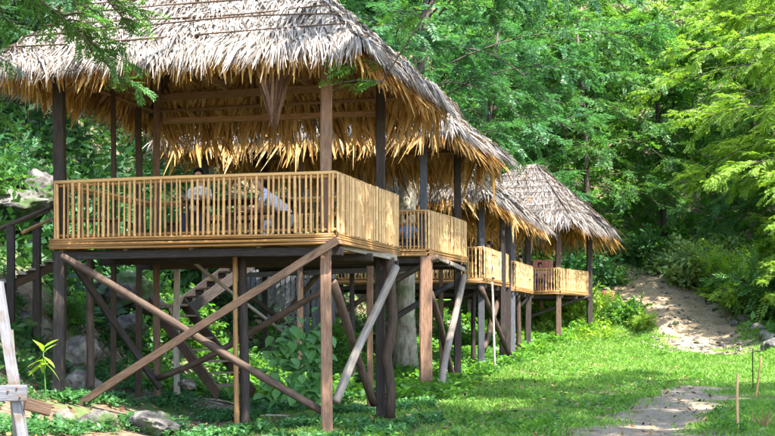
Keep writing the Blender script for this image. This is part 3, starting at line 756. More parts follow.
# --- third, fourth and far hut
H3 = hut('third stilt hut from the front, between the two with dark paired posts', (3.08, 38.7), (4.3, 42.5), (-2.4, 40.2), 3.45, 6.05, 8.9, 13,
         ov=(0.9, 0.32, 0.7, 0.9), tm='thatch_grey', dens=0.8, ncourse=8, wd0=0.055, fringe=0.7, gap=0.115, rgap=0.095, visible=(), hips=False, fo=0.6, fi=1.0, rail=0.98)
zd = H3['zd'] - 0.22
hpost(H3, 'post', px(481.5, 38.9), 38.9, H3['pz'] + .1, 0.21, 'timber_slate', seed=51)
hpost(H3, 'post', px(502, 41.2), 41.2, H3['pz'] + .1, 0.19, 'timber_dark', seed=52)
hpost(H3, 'post', px(508, 42.3), 42.3, H3['pz'] + .1, 0.19, 'timber_dark', seed=53)
hpost(H3, 'post', px(340, 40.3), 40.3, H3['pz'] + .1, 0.17, 'timber_dark', seed=54)
hpost(H3, 'post', px(400, 43.4), 43.4, H3['pz'] + .1, 0.17, 'timber_dark', seed=55)
hpost(H3, 'post', px(474, 40.5), 40.5, zd, 0.16, 'timber_dark', kind='l', seed=56)
log('brace', W(481, 288, 38.6), W(515, 366, 41.0), 0.10, 0.09, M['log_brown'], H3['h'], H3['root'], 0.01, 9, 0.06, 57)
log('brace', W(503, 292, 41.5), W(483, 352, 40.2), 0.11, 0.09, M['log_brown'], H3['h'], H3['root'], 0.03, 9, 0.06, 58)
log('brace', W(492, 282, 39.2), W(495, 371, 38.5), 0.04, 0.04, M['log_pale'], H3['h'], H3['root'], 0.005, 7, 0.05, 59)
log('brace', W(420, 318, 40.5), W(482, 290, 39.4), 0.08, 0.07, M['timber_dark'], H3['h'], H3['root'], 0.02, 9, 0.06, 60)
H4 = hut('fourth stilt hut from the front, next before the far hut by the dirt track', (4.99, 47.0), (6.08, 50.5), (0.0, 48.6), 3.50, 6.25, 9.0, 14,
         ov=(0.9, 0.45, 0.7, 0.9), dens=0.8, ncourse=8, wd0=0.055, fringe=0.75, visible=(), hips=False, fo=0.7, fi=1.0, tm='thatch_grey', gap=0.12, rgap=0.1, rail=0.98)
zd = H4['zd'] - 0.22
hpost(H4, 'post', px(512, 47.2), 47.2, H4['pz'] + .1, 0.24, 'timber_slate', seed=61)
hpost(H4, 'post', px(527.5, 50.3), 50.3, H4['pz'] + .1, 0.24, 'timber_dark', seed=62)
hpost(H4, 'post', px(400, 48.6), 48.6, H4['pz'] + .1, 0.2, 'timber_dark', seed=63)
hpost(H4, 'post', px(455, 51.5), 51.5, H4['pz'] + .1, 0.2, 'timber_dark', seed=64)
hpost(H4, 'post', px(518, 48.6), 48.6, zd, 0.2, 'log_brown', kind='l', seed=65)
log('brace', W(490, 330, 48.5), W(527, 300, 50.2), 0.08, 0.08, M['timber_dark'], H4['h'], H4['root'], 0.01, 9, 0.06, 66)
H5 = hut('farthest stilt hut at the end of the row, beside the dirt track', (7.75, 54.0), (9.75, 57.6), (3.6, 55.8), 3.62, 6.75, 9.65, 15,
         ov=(0.75, 0.75, 0.9, 0.9), dens=0.95, ncourse=9, wd0=0.05, fringe=0.8, tm='thatch_grey', gap=0.125, rgap=0.1, rail=0.98, visible=(0, 1))
zd = H5['zd'] - 0.22
hpost(H5, 'post', px(558.5, 54.2), 54.2, H5['pz'] + .1, 0.24, 'timber_brown', seed=71)
hpost(H5, 'post', px(590, 57.3), 57.3, H5['pz'] + .1, 0.26, 'timber_dark', seed=72)
hpost(H5, 'post', px(470, 55.9), 55.9, H5['pz'] + .1, 0.22, 'timber_dark', seed=73)
hpost(H5, 'post', px(505, 59.0), 59.0, H5['pz'] + .1, 0.22, 'timber_dark', seed=74)
hpost(H5, 'post', px(541.5, 58.0), 58.0, zd, 0.2, 'timber_red', zb=W(541, 311, 58.0).z, seed=75)
log('brace', W(528, 317, 55.5), W(590, 296, 57.0), 0.08, 0.08, M['timber_dark'], H5['h'], H5['root'], 0.01, 9, 0.06, 76)
timber('beam', W(528, 300, 56.5), W(592, 296, 57.0), 0.12, 0.14, M['timber_dark'], H5['h'], H5['root'], 0.006, 77)

# hanging bundle of dead leaves under the near roof's front
rng = np.random.default_rng(5)
tp = W(273, 78, 18.3); n = 46
P = np.tile(np.array([[0, 0, 0.0]]), (n, 1)) + np.stack([rng.uniform(-0.24, 0.24, n), rng.uniform(-0.10, 0.10, n), rng.uniform(-0.02, 0.1, n)], -1)
tip = np.stack([rng.normal(0, 0.035, n), rng.normal(0, 0.03, n), -rng.uniform(0.55, 0.80, n)], -1)
Dn = nrm(tip - P); sd = nrm(np.cross(Dn, np.array([[0.0, 1, 0.2]])))
V = strips(rng, P, Dn, np.cross(Dn, sd), sd, np.linalg.norm(tip - P, axis=1), rng.uniform(0.03, 0.075, n), np.zeros(n), rng.uniform(-.03, .03, n), np.zeros(n), np.zeros(n))
fb = obj_from('leaf_bundle', strips_mesh('leaf_bundle', [V], M['thatch_dark']), None, tp)
tag(fb, 'dark brown bundle of dead leaves hanging to a point under the near eave', 'leaf bundle')
# ------------------------------------------------------------------ foliage
def tmpl_feather(pairs=8, ln=0.5, lf=0.15, wd=0.05, seed=0):
    """compound leaf: diamond leaflets in pairs along a drooping stalk (x forward, z up)"""
    r = np.random.default_rng(seed); out_ = []
    for i in range(pairs):
        t = (i + 0.6) / pairs; x = t * ln; z = -0.12 * ln * t * t
        for sgn in (-1, 1):
            a = math.radians(62 - 22 * t) + r.normal(0, 0.12); l = lf * (1 - 0.35 * abs(t - 0.45)) * r.uniform(0.85, 1.15)
            d = np.array([math.cos(a), sgn * math.sin(a), r.normal(-0.12, 0.15)]); sd = np.array([-d[1], d[0], r.normal(0, 0.3)]); sd = sd / np.linalg.norm(sd)
            b = np.array([x, 0, z]); m_ = b + d * l * 0.5
            out_.append([b, m_ + sd * wd * 0.5, b + d * l, m_ - sd * wd * 0.5])
    return np.array(out_)

def tmpl_broad(nl=7, ln=0.4, lf=0.2, wd=0.10, seed=0):
    r = np.random.default_rng(seed); out_ = []
    for i in range(nl):
        t = (i + 0.5) / nl; b = np.array([t * ln, 0, -0.1 * ln * t * t]); a = r.uniform(0, 6.28); el = r.uniform(-0.5, 0.7)
        d = np.array([0.35 + 0.5 * t, math.cos(a) * math.cos(el), math.sin(a) * 0.6]); d = d / np.linalg.norm(d)
        sd = np.cross(d, r.normal(0, 1, 3) * 0.5 + np.array([0, 0, 1])); sd = sd / np.linalg.norm(sd); l = lf * r.uniform(0.7, 1.2)
        m_ = b + d * l * 0.45
        out_.append([b, m_ + sd * wd * 0.5, b + d * l - np.array([0, 0, 0.15 * l]), m_ - sd * wd * 0.5])
    return np.array(out_)

FE = [tmpl_feather(seed=s) for s in range(3)]
FE_FINE = [tmpl_feather(9, 0.42, 0.105, 0.034, seed=s + 5) for s in range(3)]
BRD = [tmpl_broad(seed=s) for s in range(3)]

def place(rng, tm, P, D, scale, roll=0.6):
    """copies of leaf templates at P pointing along D"""
    P = np.asarray(P); D = nrm(np.asarray(D)); n = len(P)
    up = np.array([0, 0, 1.0]) + rng.normal(0, roll * 0.5, (n, 3))
    S = np.cross(up, D); S = nrm(S + 1e-6); U = np.cross(D, S)
    R = np.stack([D, S, U], 1) * np.asarray(scale)[:, None, None]      # rows are the axes
    pick = rng.integers(0, len(tm), n); res = []
    for k, T in enumerate(tm):
        ix = np.where(pick == k)[0]
        V = np.einsum('qvc,ncd->nqvd', T, R[ix]) + P[ix][:, None, None]
        res.append(V.reshape(-1, 4, 3))
    return np.concatenate(res, 0)

def arc(p, az, el, L, droop, n=9, curl=0.0):
    pts = [np.array(p, float)]; st = L / (n - 1)
    for i in range(n - 1):
        d = np.array([math.cos(az) * math.cos(el), math.sin(az) * math.cos(el), math.sin(el)])
        pts.append(pts[-1] + d * st); el -= droop / (n - 1); az += curl / (n - 1)
    return pts

def tree_mesh(seed, H, r0, crown0, nlimb, limb_len, elev, droop, ntwig, twig_len, nspray, tm, sc, mat, bark, lean=(0, 0), spread_fn=None, az_range=None, keep=None):
    """returns trunk mesh and crown mesh; limbs carry twigs, twigs carry leaf sprays"""
    rng = np.random.default_rng(seed); vs, fs = [], []
    n = 9; tp = []
    for i in range(n):
        t = i / (n - 1); tp.append(np.array([lean[0] * t * t * H + 0.12 * math.sin(3 * t + seed), lean[1] * t * t * H + 0.10 * math.sin(2.3 * t + 2 * seed), H * t]))
    tube_data(tp, [r0 * (1.25 if i == 0 else 1) * (1 - 0.8 * i / (n - 1)) + 0.02 for i in range(n)], 10, vs, fs)
    ntrunk = len(fs); P, D = [], []
    az = rng.uniform(0, 6.28)
    for k in range(nlimb):
        t = crown0 + (1 - crown0) * ((k + 0.5) / nlimb) ** 0.9
        j = min(int(t * (n - 1)), n - 2); f = t * (n - 1) - j; b = tp[j] * (1 - f) + tp[j + 1] * f
        az += 2.39996 + rng.normal(0, 0.25)
        a = az if az_range is None else rng.uniform(*az_range)
        sp = spread_fn(t) if spread_fn else 1.0
        L = limb_len * sp * rng.uniform(0.75, 1.2)
        pts = arc(b, a, elev * rng.uniform(0.6, 1.3) + 0.5 * max(0, t - 0.75), L, droop * rng.uniform(0.6, 1.4), 9, rng.normal(0, 0.5))
        if keep is not None and not keep(pts): continue
        rr = max(0.022, r0 * 0.11 * (1 - 0.6 * t))
        tube_data(pts, [rr * (1 - 0.85 * i / 8) + 0.008 for i in range(9)], 5, vs, fs)
        for q in range(ntwig):
            tt = rng.uniform(0.08, 1.0) ** 0.85; jj = min(int(tt * 8), 7); ff = tt * 8 - jj
            c = pts[jj] * (1 - ff) + pts[jj + 1] * ff; dl = pts[jj + 1] - pts[jj]; la = math.atan2(dl[1], dl[0])
            ta = la + rng.choice([-1, 1]) * rng.uniform(0.3, 1.3) * (1 - 0.5 * tt)
            tl = twig_len * rng.uniform(0.5, 1.2) * (1.1 - 0.5 * tt)
            tw = arc(c, ta, rng.normal(0.1, 0.3), tl, rng.uniform(0.3, 1.1), 5)
            tube_data(tw, [0.016, 0.013, 0.010, 0.007, 0.004], 3, vs, fs)
            tw = np.array(tw)
            m_ = nspray
            s = rng.uniform(0.05, 1.0, m_) * 4; ji = np.minimum(s.astype(int), 3); fr = (s - ji)[:, None]
            pp = tw[ji] * (1 - fr) + tw[ji + 1] * fr; dd = nrm(tw[ji + 1] - tw[ji])
            sidev = np.stack([-dd[:, 1], dd[:, 0], np.zeros(m_)], -1) * rng.choice([-1, 1], m_)[:, None]
            P.append(pp); D.append(dd * 0.7 + sidev * rng.uniform(0.2, 1.1, m_)[:, None] + rng.normal(0, 0.22, (m_, 3)) + np.array([0, 0, -0.15]))
    P = np.concatenate(P); D = np.concatenate(D)
    V = place(rng, tm, P, D, sc * rng.uniform(0.7, 1.25, len(P)))
    tmh = bpy.data.meshes.new('trunk'); tmh.from_pydata([tuple(v) for v in vs], [], fs); tmh.update(); smooth(tmh); tmh.materials.append(bark); tmh.materials.append(M['bark_dark'])
    tmh.polygons.foreach_set('material_index', [0 if i < 36 else 1 for i in range(ntrunk)] + [1] * (len(fs) - ntrunk))
    return tmh, quads_mesh('crown', V, mat)

def plant_tree(name, label, meshes, loc, rz=0.0, sc=1.0, group=None, cat='tree', mat=None, sx=None):
    o = thing(name, label, cat, loc, group); o.rotation_euler = (0, 0, rz); o.scale = (sc, sc, sc) if sx is None else sx
    t = obj_from('trunk', meshes[0], o); c = obj_from('crown', meshes[1], o)
    if mat is not None:
        c.material_slots[0].link = 'OBJECT'; c.material_slots[0].material = mat
    return o

def gv(x, y, dz=-0.15): return Vector((x, y, g(x, y) + dz))

dome = lambda t: math.sqrt(max(0.12, 1 - ((t - 0.45) / 0.62) ** 2))
# big feathery tree whose pale trunk stands behind the near hut
TA = tree_mesh(3, 15.5, 0.35, 0.40, 38, 7.0, 0.55, 1.25, 15, 2.1, 12, FE, 0.9, M['leaf_cool'], M['bark'], (0.10, 0.16), dome)
bx, by = px(404, 34.8), 34.8
plant_tree('spreading_tree', 'big feathery green tree with pale mottled trunk behind the near huts', TA, gv(bx, by), 0.0)
# hillside trees
TB = tree_mesh(8, 13.0, 0.19, 0.18, 30, 5.6, 0.45, 1.4, 12, 1.9, 10, FE, 1.25, M['leaf_cool'], M['bark_dark'], (0.05, -0.05), dome)
TC = tree_mesh(9, 12.0, 0.18, 0.16, 28, 5.2, 0.6, 1.1, 12, 1.7, 10, BRD, 1.35, M['leaf_fresh'], M['bark_dark'], (-0.06, -0.04), dome)
far = [
    (TB, 5.0, 63.5, 0.4, 1.05, 'cool green tree rising directly behind the far hut roof', None),
    (TB, -2.2, 53.0, 2.1, 1.0, 'dark green tree behind the third and fourth hut roofs', None),
    (TC, -3.5, 56.0, 1.0, 1.15, 'leafy tree high on the slope behind the near roof', M['leaf_dark']),
    (TB, 11.5, 68.0, 3.3, 1.1, 'tall tree on the hill above the top of the dirt track', M['leaf_mid']),
    (TC, 17.0, 74.0, 0.2, 1.1, 'broad-leaved tree on the hill in the upper right distance', None),
    (TB, 23.5, 67.0, 5.0, 1.0, 'tree in the shaded gap beside the bright right-hand tree', M['leaf_mid']),
    (TC, 6.0, 72.0, 2.6, 1.2, 'light green tree high behind the big feathery tree', M['leaf_mid']),
    (TB, 25.0, 82.0, 1.5, 1.25, 'tree against the top right corner on the far hill', M['leaf_fresh']),
    (TC, -2.0, 74.0, 4.0, 1.3, 'far tree on the hilltop left of the big feathery tree', M['leaf_fresh']),
    (TB, 12.0, 86.0, 0.9, 1.3, 'far hilltop tree at the top edge right of centre', M['leaf_fresh']),
    (TC, 19.0, 92.0, 2.2, 1.3, 'pale far hilltop tree at the top edge on the right', M['leaf_pale']),
    (TB, -11.5, 33.0, 1.2, 0.85, 'dark tree on the bank behind the near roof on the left', M['leaf_shaded']),
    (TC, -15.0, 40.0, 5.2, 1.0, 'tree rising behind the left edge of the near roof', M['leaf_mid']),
    (TB, -8.0, 44.0, 3.0, 1.0, 'tree hidden mostly behind the near thatched roof', M['leaf_shaded']),
]
for k, (ms, x, y, rz, sc, lb, mt) in enumerate(far):
    plant_tree('hillside_tree', lb, ms, gv(x, y, -0.3), rz, sc, 'trees on the wooded hillside', mat=mt)
# bright layered tree on the right
lay = lambda t: 1.15 - 0.75 * max(0, t - 0.35) / 0.65
lay = lambda t: 0.5 + 0.75 * min(1, max(0, t - 0.1) / 0.4) - 0.45 * max(0, t - 0.6) / 0.4
TD2 = tree_mesh(22, 11.0, 0.24, 0.10, 52, 5.1, 0.34, 0.75, 18, 1.6, 17, FE_FINE, 0.95, M['leaf_bright'], M['bark'], (0.02, 0.03), lay)
plant_tree('layered_tree', 'bright yellow-green tree with layered feathery branches at the right edge', TD2, gv(21.8, 56.5), 0.3, 1.45)
plant_tree('layered_tree', 'yellow-green feathery tree behind the right-edge one, higher on the bank', TD2, gv(26.5, 69.0), 2.4, 1.75, mat=M['leaf_bright'])
plant_tree('layered_tree', 'smaller yellow-green feathery tree low on the right bank by the rocks', TD2, gv(18.4, 51.0), 4.1, 0.5, mat=M['leaf_bright'])
# shade tree standing out of frame on the right; its crown shades the foreground grass
TE = tree_mesh(33, 17.0, 0.40, 0.62, 36, 6.5, 0.35, 0.6, 12, 2.0, 10, FE, 1.25, M['leaf_fresh'], M['bark'], (0.0, 0.0), None)
for k, (x, y, sc, rz) in enumerate(((11.2, 22.0, 1.0, 0.0), (9.6, 13.0, 0.95, 2.0))):
    plant_tree('shade_tree', ('tall tree outside the frame shading the path', 'tall tree beside the viewer shading the lawn', 'tall tree on the right bank outside the frame shading the far lawn')[k], TE, gv(x, y), rz, sc)
# tree outside the frame on the left with branches hanging before the near roof
TF = tree_mesh(40, 9.8, 0.28, 0.5, 26, 5.0, 0.45, 1.5, 22, 1.1, 15, FE_FINE, 0.66, M['leaf_mid'], M['bark_dark'], (0.0, 0.0), None, az_range=(-0.75, 0.85))
plant_tree('overhanging_tree', 'tree whose fine leafy branches hang over the left of the near thatch', TF, gv(-8.0, 14.6), 0.1, 1.0)

TG = tree_mesh(44, 12.35, 0.16, 0.74, 16, 8.8, 0.22, 1.0, 18, 1.3, 13, FE_FINE, 0.8, M['leaf_fresh'], M['bark_dark'], (0.0, 0.0), None, az_range=(2.75, 3.45))
plant_tree('overhanging_tree', 'tree whose leafy branch tips hang past the right hip of the near thatch', TG, gv(8.6, 16.2), 0.0, 1.0)
# shrubs: stems with leafy sprays
def shrub_mesh(seed, R, H, n, tm, sc, mat):
    rng = np.random.default_rng(seed); vs, fs = [], []; P, D = [], []
    for k in range(n):
        pts = arc((rng.normal(0, 0.12 * R), rng.normal(0, 0.12 * R), 0), rng.uniform(0, 6.28), rng.uniform(0.5, 1.45), H * rng.uniform(0.6, 1.2), rng.uniform(0.5, 1.4), 6)
        tube_data(pts, [0.02, 0.016, 0.013, 0.01, 0.008, 0.004], 4, vs, fs); q = np.array(pts); m_ = 16
        s = rng.uniform(0.15, 1, m_) * 5; j = np.minimum(s.astype(int), 4); f = (s - j)[:, None]
        P.append(q[j] * (1 - f) + q[j + 1] * f); D.append(nrm(q[j + 1] - q[j]) * 0.6 + rng.normal(0, 0.7, (m_, 3)))
    P = np.concatenate(P); D = np.concatenate(D); V = place(rng, tm, P, D, sc * rng.uniform(0.6, 1.2, len(P)))
    a = bpy.data.meshes.new('stems'); a.from_pydata([tuple(v) for v in vs], [], fs); a.update(); smooth(a); a.materials.append(M['bark_dark'])
    return a, quads_mesh('foliage', V, mat)
SA = shrub_mesh(1, 1.2, 1.5, 34, BRD, 1.0, M['leaf_weed']); SB = shrub_mesh(2, 1.2, 1.4, 34, BRD, 1.0, M['leaf_pale']); SC = shrub_mesh(3, 1.0, 1.3, 34, FE, 0.7, M['leaf_fresh'])
def shrub(label, ms, x, y, sc, rz, mat=None, group='shrubs on the slopes'):
    o = thing('shrub', label, 'shrub', gv(x, y, -0.08), group); o.rotation_euler = (0, 0, rz); o.scale = (sc, sc, sc)
    obj_from('stems', ms[0], o); c = obj_from('foliage', ms[1], o)
    if mat is not None:
        c.material_slots[0].link = 'OBJECT'; c.material_slots[0].material = mat
def su(u, v, off=0.0):
    p = gp(u, v); return p.x, p.y + off
for lb, ms, u, v, sc, mt in (
    ('leafy green shrub above the left side of the dirt track top', SA, 640, 262, 1.3, None),
    ('green shrub left of the pale ones above the dirt track', SA, 655, 268, 1.5, M['leaf_mid']),
    ('pale variegated shrub beside the bend of the dirt track', SB, 676, 276, 1.3, None),
    ('whitish-green shrub under the bright tree above the track', SB, 700, 274, 1.4, None),
    ('yellow-green shrub between the pale shrubs and the track', SC, 690, 286, 1.2, M['leaf_bright']),
    ('fresh green shrub at the right rim of the dirt track', SC, 722, 300, 1.0, None),
    ('dense green shrub under the right tree by the rocks', SC, 757, 312, 1.9, M['leaf_fresh']),
    ('dark shrub at the right edge behind the rocks', SC, 776, 318, 2.3, M['leaf_mid']),
    ('tall yellow-green bush on the rim under the right-edge tree', SC, 738, 300, 2.3, M['leaf_bright']),
    ('broad pale bush between the track and the right-edge tree', SB, 716, 288, 1.9, None),
    ('sunlit yellow-green bush at the right frame edge above the rocks', SC, 768, 312, 2.4, M['leaf_bright']),
    ('shrub directly below the far hut eave beside the track', SA, 606, 262, 1.2, M['leaf_fresh']),
    ('low shrub right of the far hut, above the rusty stump', SA, 612, 285, 0.9, M['leaf_mid']),
    ('bright shrub behind the far hut corner post', SC, 603, 312, 1.0, M['leaf_bright']),
    ('sunlit bushy plant right of the far hut posts', SA, 625, 322, 0.9, M['leaf_fresh']),
    ('sunlit yellow-green plant at the foot of the dirt slope', SC, 642, 330, 0.8, M['leaf_bright']),
    ('sunlit shrub under the deck of the far hut', SA, 575, 318, 1.1, M['leaf_bright']),
    ('bright shrub behind the fourth hut stilts', SC, 549, 322, 1.3, M['leaf_bright']),
    ('green shrub below and behind the far hut floor', SA, 560, 305, 1.3, M['leaf_fresh']),
    ('shrub seen through the open far hut above its rail', SA, 575, 288, 1.6, M['leaf_cool']),
    ):
    x, y = su(u, v); shrub(lb, ms, x, y, sc, u * 0.37, mt)
# bank shrubs on the left behind the near hut
for k, (x, y, sc, ms, mt) in enumerate(((-8.4, 22.3, 1.0, SC, None), (-9.0, 25.0, 1.1, SA, M['leaf_mid']), (-7.0, 27.5, 1.0, SA, None), (-5.2, 28.0, 0.9, SA, M['leaf_fresh']),
        (-6.3, 23.4, 0.6, SC, M['leaf_fresh']), (-7.6, 20.0, 0.7, SC, M['leaf_bright']), (-3.4, 27.6, 0.7, SA, M['leaf_fresh']), (-9.5, 29.5, 1.2, SC, M['leaf_cool']), (-6.6, 18.6, 0.5, SC, M['leaf_fresh']),
        (-2.0, 36.5, 1.0, SA, M['leaf_fresh']), (-0.6, 44.5, 1.1, SC, M['leaf_mid']), (-6.0, 33.0, 1.4, SA, M['leaf_cool']))):
    lbs = ['ferny shrub on the bank at the left edge beside the walkway', 'shrub above the grey rock at the left edge', 'shrub on the bank seen under the left eave of the near hut', 'bright shrub on the bank behind the wooden stairs',
           'small fresh shrub beside the left corner post of the near hut', 'sunlit yellow-green bush by the white timber frame', 'bright bush on the bank between the stairs and the plank fence', 'cool green shrub high on the left bank', 'small shrub in the left foreground by the white timber frame',
           'shrub on the bank behind the second hut stilts', 'shrub on the bank behind the fourth hut stilts', 'large shrub on the bank behind the second hut']
    shrub(lbs[k], ms, x, y, sc, k * 1.3, mt)

# ------------------------------------------------------------------ ground vegetation (uncountable)
rng = np.random.default_rng(77)
def vnoise(x, y, f, s):
    return np.sin(f * x + s) * np.sin(f * 1.3 * y + 2 * s) + 0.6 * np.sin(f * 2.3 * x - f * 1.1 * y + 3 * s) + 0.4 * np.sin(f * 4.1 * y + f * 3.7 * x + s)
def grass_field(n):
    y = 11 + 49 * rng.uniform(0, 1, n) ** 1.15; xl = xline(y); xr = np.interp(y, [0, 19, 30, 45, 60], [10, 11, 13, 17, 20])
    x = xl - 2.2 + (xr - xl + 2.2) * rng.uniform(0, 1, n)
    m1 = in_ribbon(x, y, PL, PR); m2 = in_ribbon(x, y, DL, DR)
    edge = np.clip(0.5 + (m1 + 0.35 * vnoise(x, y, 1.7, 1.0)) * 1.1, 0, 1)
    keep = (rng.uniform(0, 1, n) > edge * 0.985) & (rng.uniform(0, 1, n) > np.clip(0.25 + 0.9 * (m2 + 0.3 * vnoise(x, y, 1.1, 2.0)), 0, 1))
    bare = vnoise(x, y, 0.9, 4.0) > 1.15
    keep &= ~(bare & (rng.uniform(0, 1, n) < 0.75))
    keep &= ~((x < xl - 0.6) & (rng.uniform(0, 1, n) < 0.6))
    return x[keep], y[keep]
gx, gy = grass_field(330000); n = len(gx)
h = rng.uniform(0.035, 0.10, n) * (1 + 0.45 * np.clip(vnoise(gx, gy, 0.8, 7.0), -1, 1.6)) * np.interp(gy, [15, 40, 60], [0.9, 1.25, 1.6])
a = rng.uniform(0, 6.28, n); wdt = np.interp(gy, [12, 30, 60], [0.006, 0.012, 0.024]) * rng.uniform(0.7, 1.3, n)
base = np.stack([gx, gy, G(gx, gy) - 0.01], -1); sd = np.stack([np.cos(a), np.sin(a), np.zeros(n)], -1) * wdt[:, None]
ln = rng.normal(0, 0.45, (n, 2)) * h[:, None]
midp = base + np.stack([ln[:, 0] * 0.35, ln[:, 1] * 0.35, h * 0.6], -1); tipp = base + np.stack([ln[:, 0], ln[:, 1], h], -1)
V = np.stack([base - sd, base + sd, tipp + sd * 0.15, midp - sd * 0.8], 1)
go = obj_from('grass', quads_mesh('grass', V, M['grass'])); go['kind'] = 'stuff'; tag(go, 'short green grass on the open ground beside the huts')

ROS = []
for s in range(3):
    r = np.random.default_rng(s + 50); q = []
    for k in range(7):
        az = k * 2.4 + r.normal(0, .3); el = r.uniform(0.25, 1.1); l = r.uniform(0.07, 0.15)
        d = np.array([math.cos(az) * math.cos(el), math.sin(az) * math.cos(el), math.sin(el)]); sdv = np.array([-math.sin(az), math.cos(az), r.normal(0, .3)]); b = np.array([0, 0, 0.02 + 0.02 * k])
        q.append([b, b + d * l * .5 + sdv * l * .23, b + d * l - np.array([0, 0, l * .25]), b + d * l * .5 - sdv * l * .23])
    ROS.append(np.array(q))
def cover(name, label, x, y, sc, mat, tm=ROS, tilt=0.25):
    n = len(x); P = np.stack([x, y, G(x, y)], -1)
    a = rng.uniform(0, 6.28, n); D = np.stack([np.cos(a), np.sin(a), rng.normal(0, tilt, n)], -1)
    o = obj_from(name, quads_mesh(name, place(rng, tm, P, D, sc, 0.4), mat)); o['kind'] = 'stuff'; tag(o, label)
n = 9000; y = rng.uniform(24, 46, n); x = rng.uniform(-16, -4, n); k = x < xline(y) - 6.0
cover('undergrowth', 'leafy thicket darkened by painted shade on the steep bank left of the near hut', x[k], y[k], rng.uniform(0.9, 1.9, k.sum()), M['leaf_shaded'], BRD, 0.8)
# weeds around and under the near huts
n = 17000; y = rng.uniform(14, 27, n); x = rng.uniform(-9, 1.0, n); k = (vnoise(x, y, 1.5, 3.0) > 0.2 * rng.normal(0, 1, n) + 0.35) & (x < xline(y) + 1.3)
cover('weeds', 'low broad-leaved weeds around the stilts of the near hut', x[k], y[k], rng.uniform(0.45, 1.2, k.sum()), M['leaf_weed'])
n = 7000; y = rng.uniform(24, 58, n); x = xline(y) - 6 + 8.0 * rng.uniform(0, 1, n); k = (vnoise(x, y, 0.9, 5.0) > 0.0) & (x < xline(y) + 0.9)
cover('weeds', 'tufts of taller weeds along the foot of the hut stilts', x[k], y[k], rng.uniform(1.2, 2.6, k.sum()), M['leaf_fresh'])
n = 2600; y = 17 + 42 * rng.uniform(0, 1, n) ** 1.3; x = xline(y) + rng.uniform(0.3, 7, n); m1 = np.maximum(in_ribbon(x, y, PL, PR), in_ribbon(x, y, DL, DR)); k = (m1 < -0.1) & (vnoise(x, y, 0.7, 9.0) > 0.45)
cover('clover', 'scattered low weeds growing through the lawn', x[k], y[k], rng.uniform(0.6, 1.3, k.sum()), M['leaf_fresh'])
# undergrowth on the hillside
n = 32000; y = rng.uniform(52, 112, n); x = rng.uniform(-30, 45, n); k = (in_ribbon(x, y, DL, DR) < -0.3) & ((x < xline(y) - 3) | (y > 66) | (x > xline(y) + 8.0) | (y > 60) & (x > xline(y) + 6))
cover('undergrowth', 'dense leafy undergrowth covering the hillside', x[k], y[k], rng.uniform(1.3, 2.9, k.sum()), M['leaf_fresh'], BRD, 0.6)
n = 20000; y = rng.uniform(18, 56, n); x = xline(y) - 5.5 - 22 * rng.uniform(0, 1, n) ** 1.4; k = vnoise(x, y, 0.8, 6.0) > -0.3
cover('undergrowth', 'leafy ground cover on the bank behind the huts', x[k], y[k], rng.uniform(0.4, 1.1, k.sum()), M['leaf_dark'], BRD, 0.6)  # darker leaf colour carries the shade behind the near hut
n = 3500; y = rng.uniform(38, 60, n); x = np.interp(y, [0, 19, 30, 45, 50, 60], [8, 8.6, 10.8, 16.0, 16.9, 17.8]) + 6 * rng.uniform(0, 1, n)
cover('undergrowth', 'fresh undergrowth on the bank below the right-hand trees', x, y, rng.uniform(0.5, 1.1, n), M['leaf_fresh'], BRD, 0.6)
n = 2200; y = rng.uniform(54.5, 63, n); x = xline(y) - 3 + rng.uniform(0, 5.2, n); k = in_ribbon(x, y, DL, DR) < -0.2
cover('undergrowth', 'sunlit leafy plants on the slope around the far hut', x[k], y[k], rng.uniform(0.6, 1.3, k.sum()), M['leaf_bright'], BRD, 0.6)

# ------------------------------------------------------------------ rocks
def rock(label, loc, size, seed, mat, group=None, sub=3):
    bm = bmesh.new(); bmesh.ops.create_icosphere(bm, subdivisions=sub, radius=1.0); r = random.Random(seed)
    from mathutils import noise
    off = Vector((seed * 3.1, seed * 1.7, seed * 0.9)); cuts = [(Vector((r.uniform(-1, 1), r.uniform(-1, 1), r.uniform(-.4, 1))).normalized(), r.uniform(0.55, 0.85)) for _ in range(7)]
    for v in bm.verts:
        p = v.co.copy()
        for nrm_, d in cuts:
            k = p.dot(nrm_) - d
            if k > 0: p -= nrm_ * k * 0.85
        p *= 1 + 0.30 * noise.noise(p * 1.6 + off) - 0.30 * abs(noise.noise(p * 3.1 + off)) - 0.16 * abs(noise.noise(p * 7 + off)) + 0.05 * noise.noise(p * 14 + off)
        v.co = Vector((p.x * size[0], p.y * size[1], p.z * size[2]))
    me = bpy.data.meshes.new('rock'); bm.to_mesh(me); bm.free(); smooth(me); me.materials.append(mat)
    o = obj_from('rock', me, None, loc); o.rotation_euler = (0, 0, r.uniform(0, 6)); tag(o, label, 'rock', group)
    return o
def rk(label, u, v, Y, size, seed, mat='rock', sub=4): return rock(label, W(u, v, Y), size, seed, M[mat], 'rocks', sub)
rk('grey limestone outcrop beside the left end of the near railing', 18, 204, 25.5, (0.9, 0.7, 0.42), 1)
rk('grey rock outcrop just left of the near hut corner', 42, 192, 26.3, (0.5, 0.5, 0.5), 2)
rk('upright pale limestone behind the left corner post', 78, 352, 22.3, (0.42, 0.4, 0.42), 3, 'rock_pale')
rk('round pale limestone low behind the left corner post', 76, 384, 21.7, (0.45, 0.38, 0.34), 4, 'rock_pale')
rk('pale lump of limestone between the near stilts', 132, 326, 24.2, (0.42, 0.4, 0.28), 5)
rk('grey boulder at the front left, dark side to the camera', 96, 424, 18.2, (0.36, 0.3, 0.30), 6)
rk('small pale stone left of the front grey boulder', 66, 418, 18.4, (0.24, 0.22, 0.16), 7, 'rock_pale')
rk('brown earthy boulder half buried in weeds at front', 152, 424, 18.6, (0.62, 0.4, 0.22), 8)
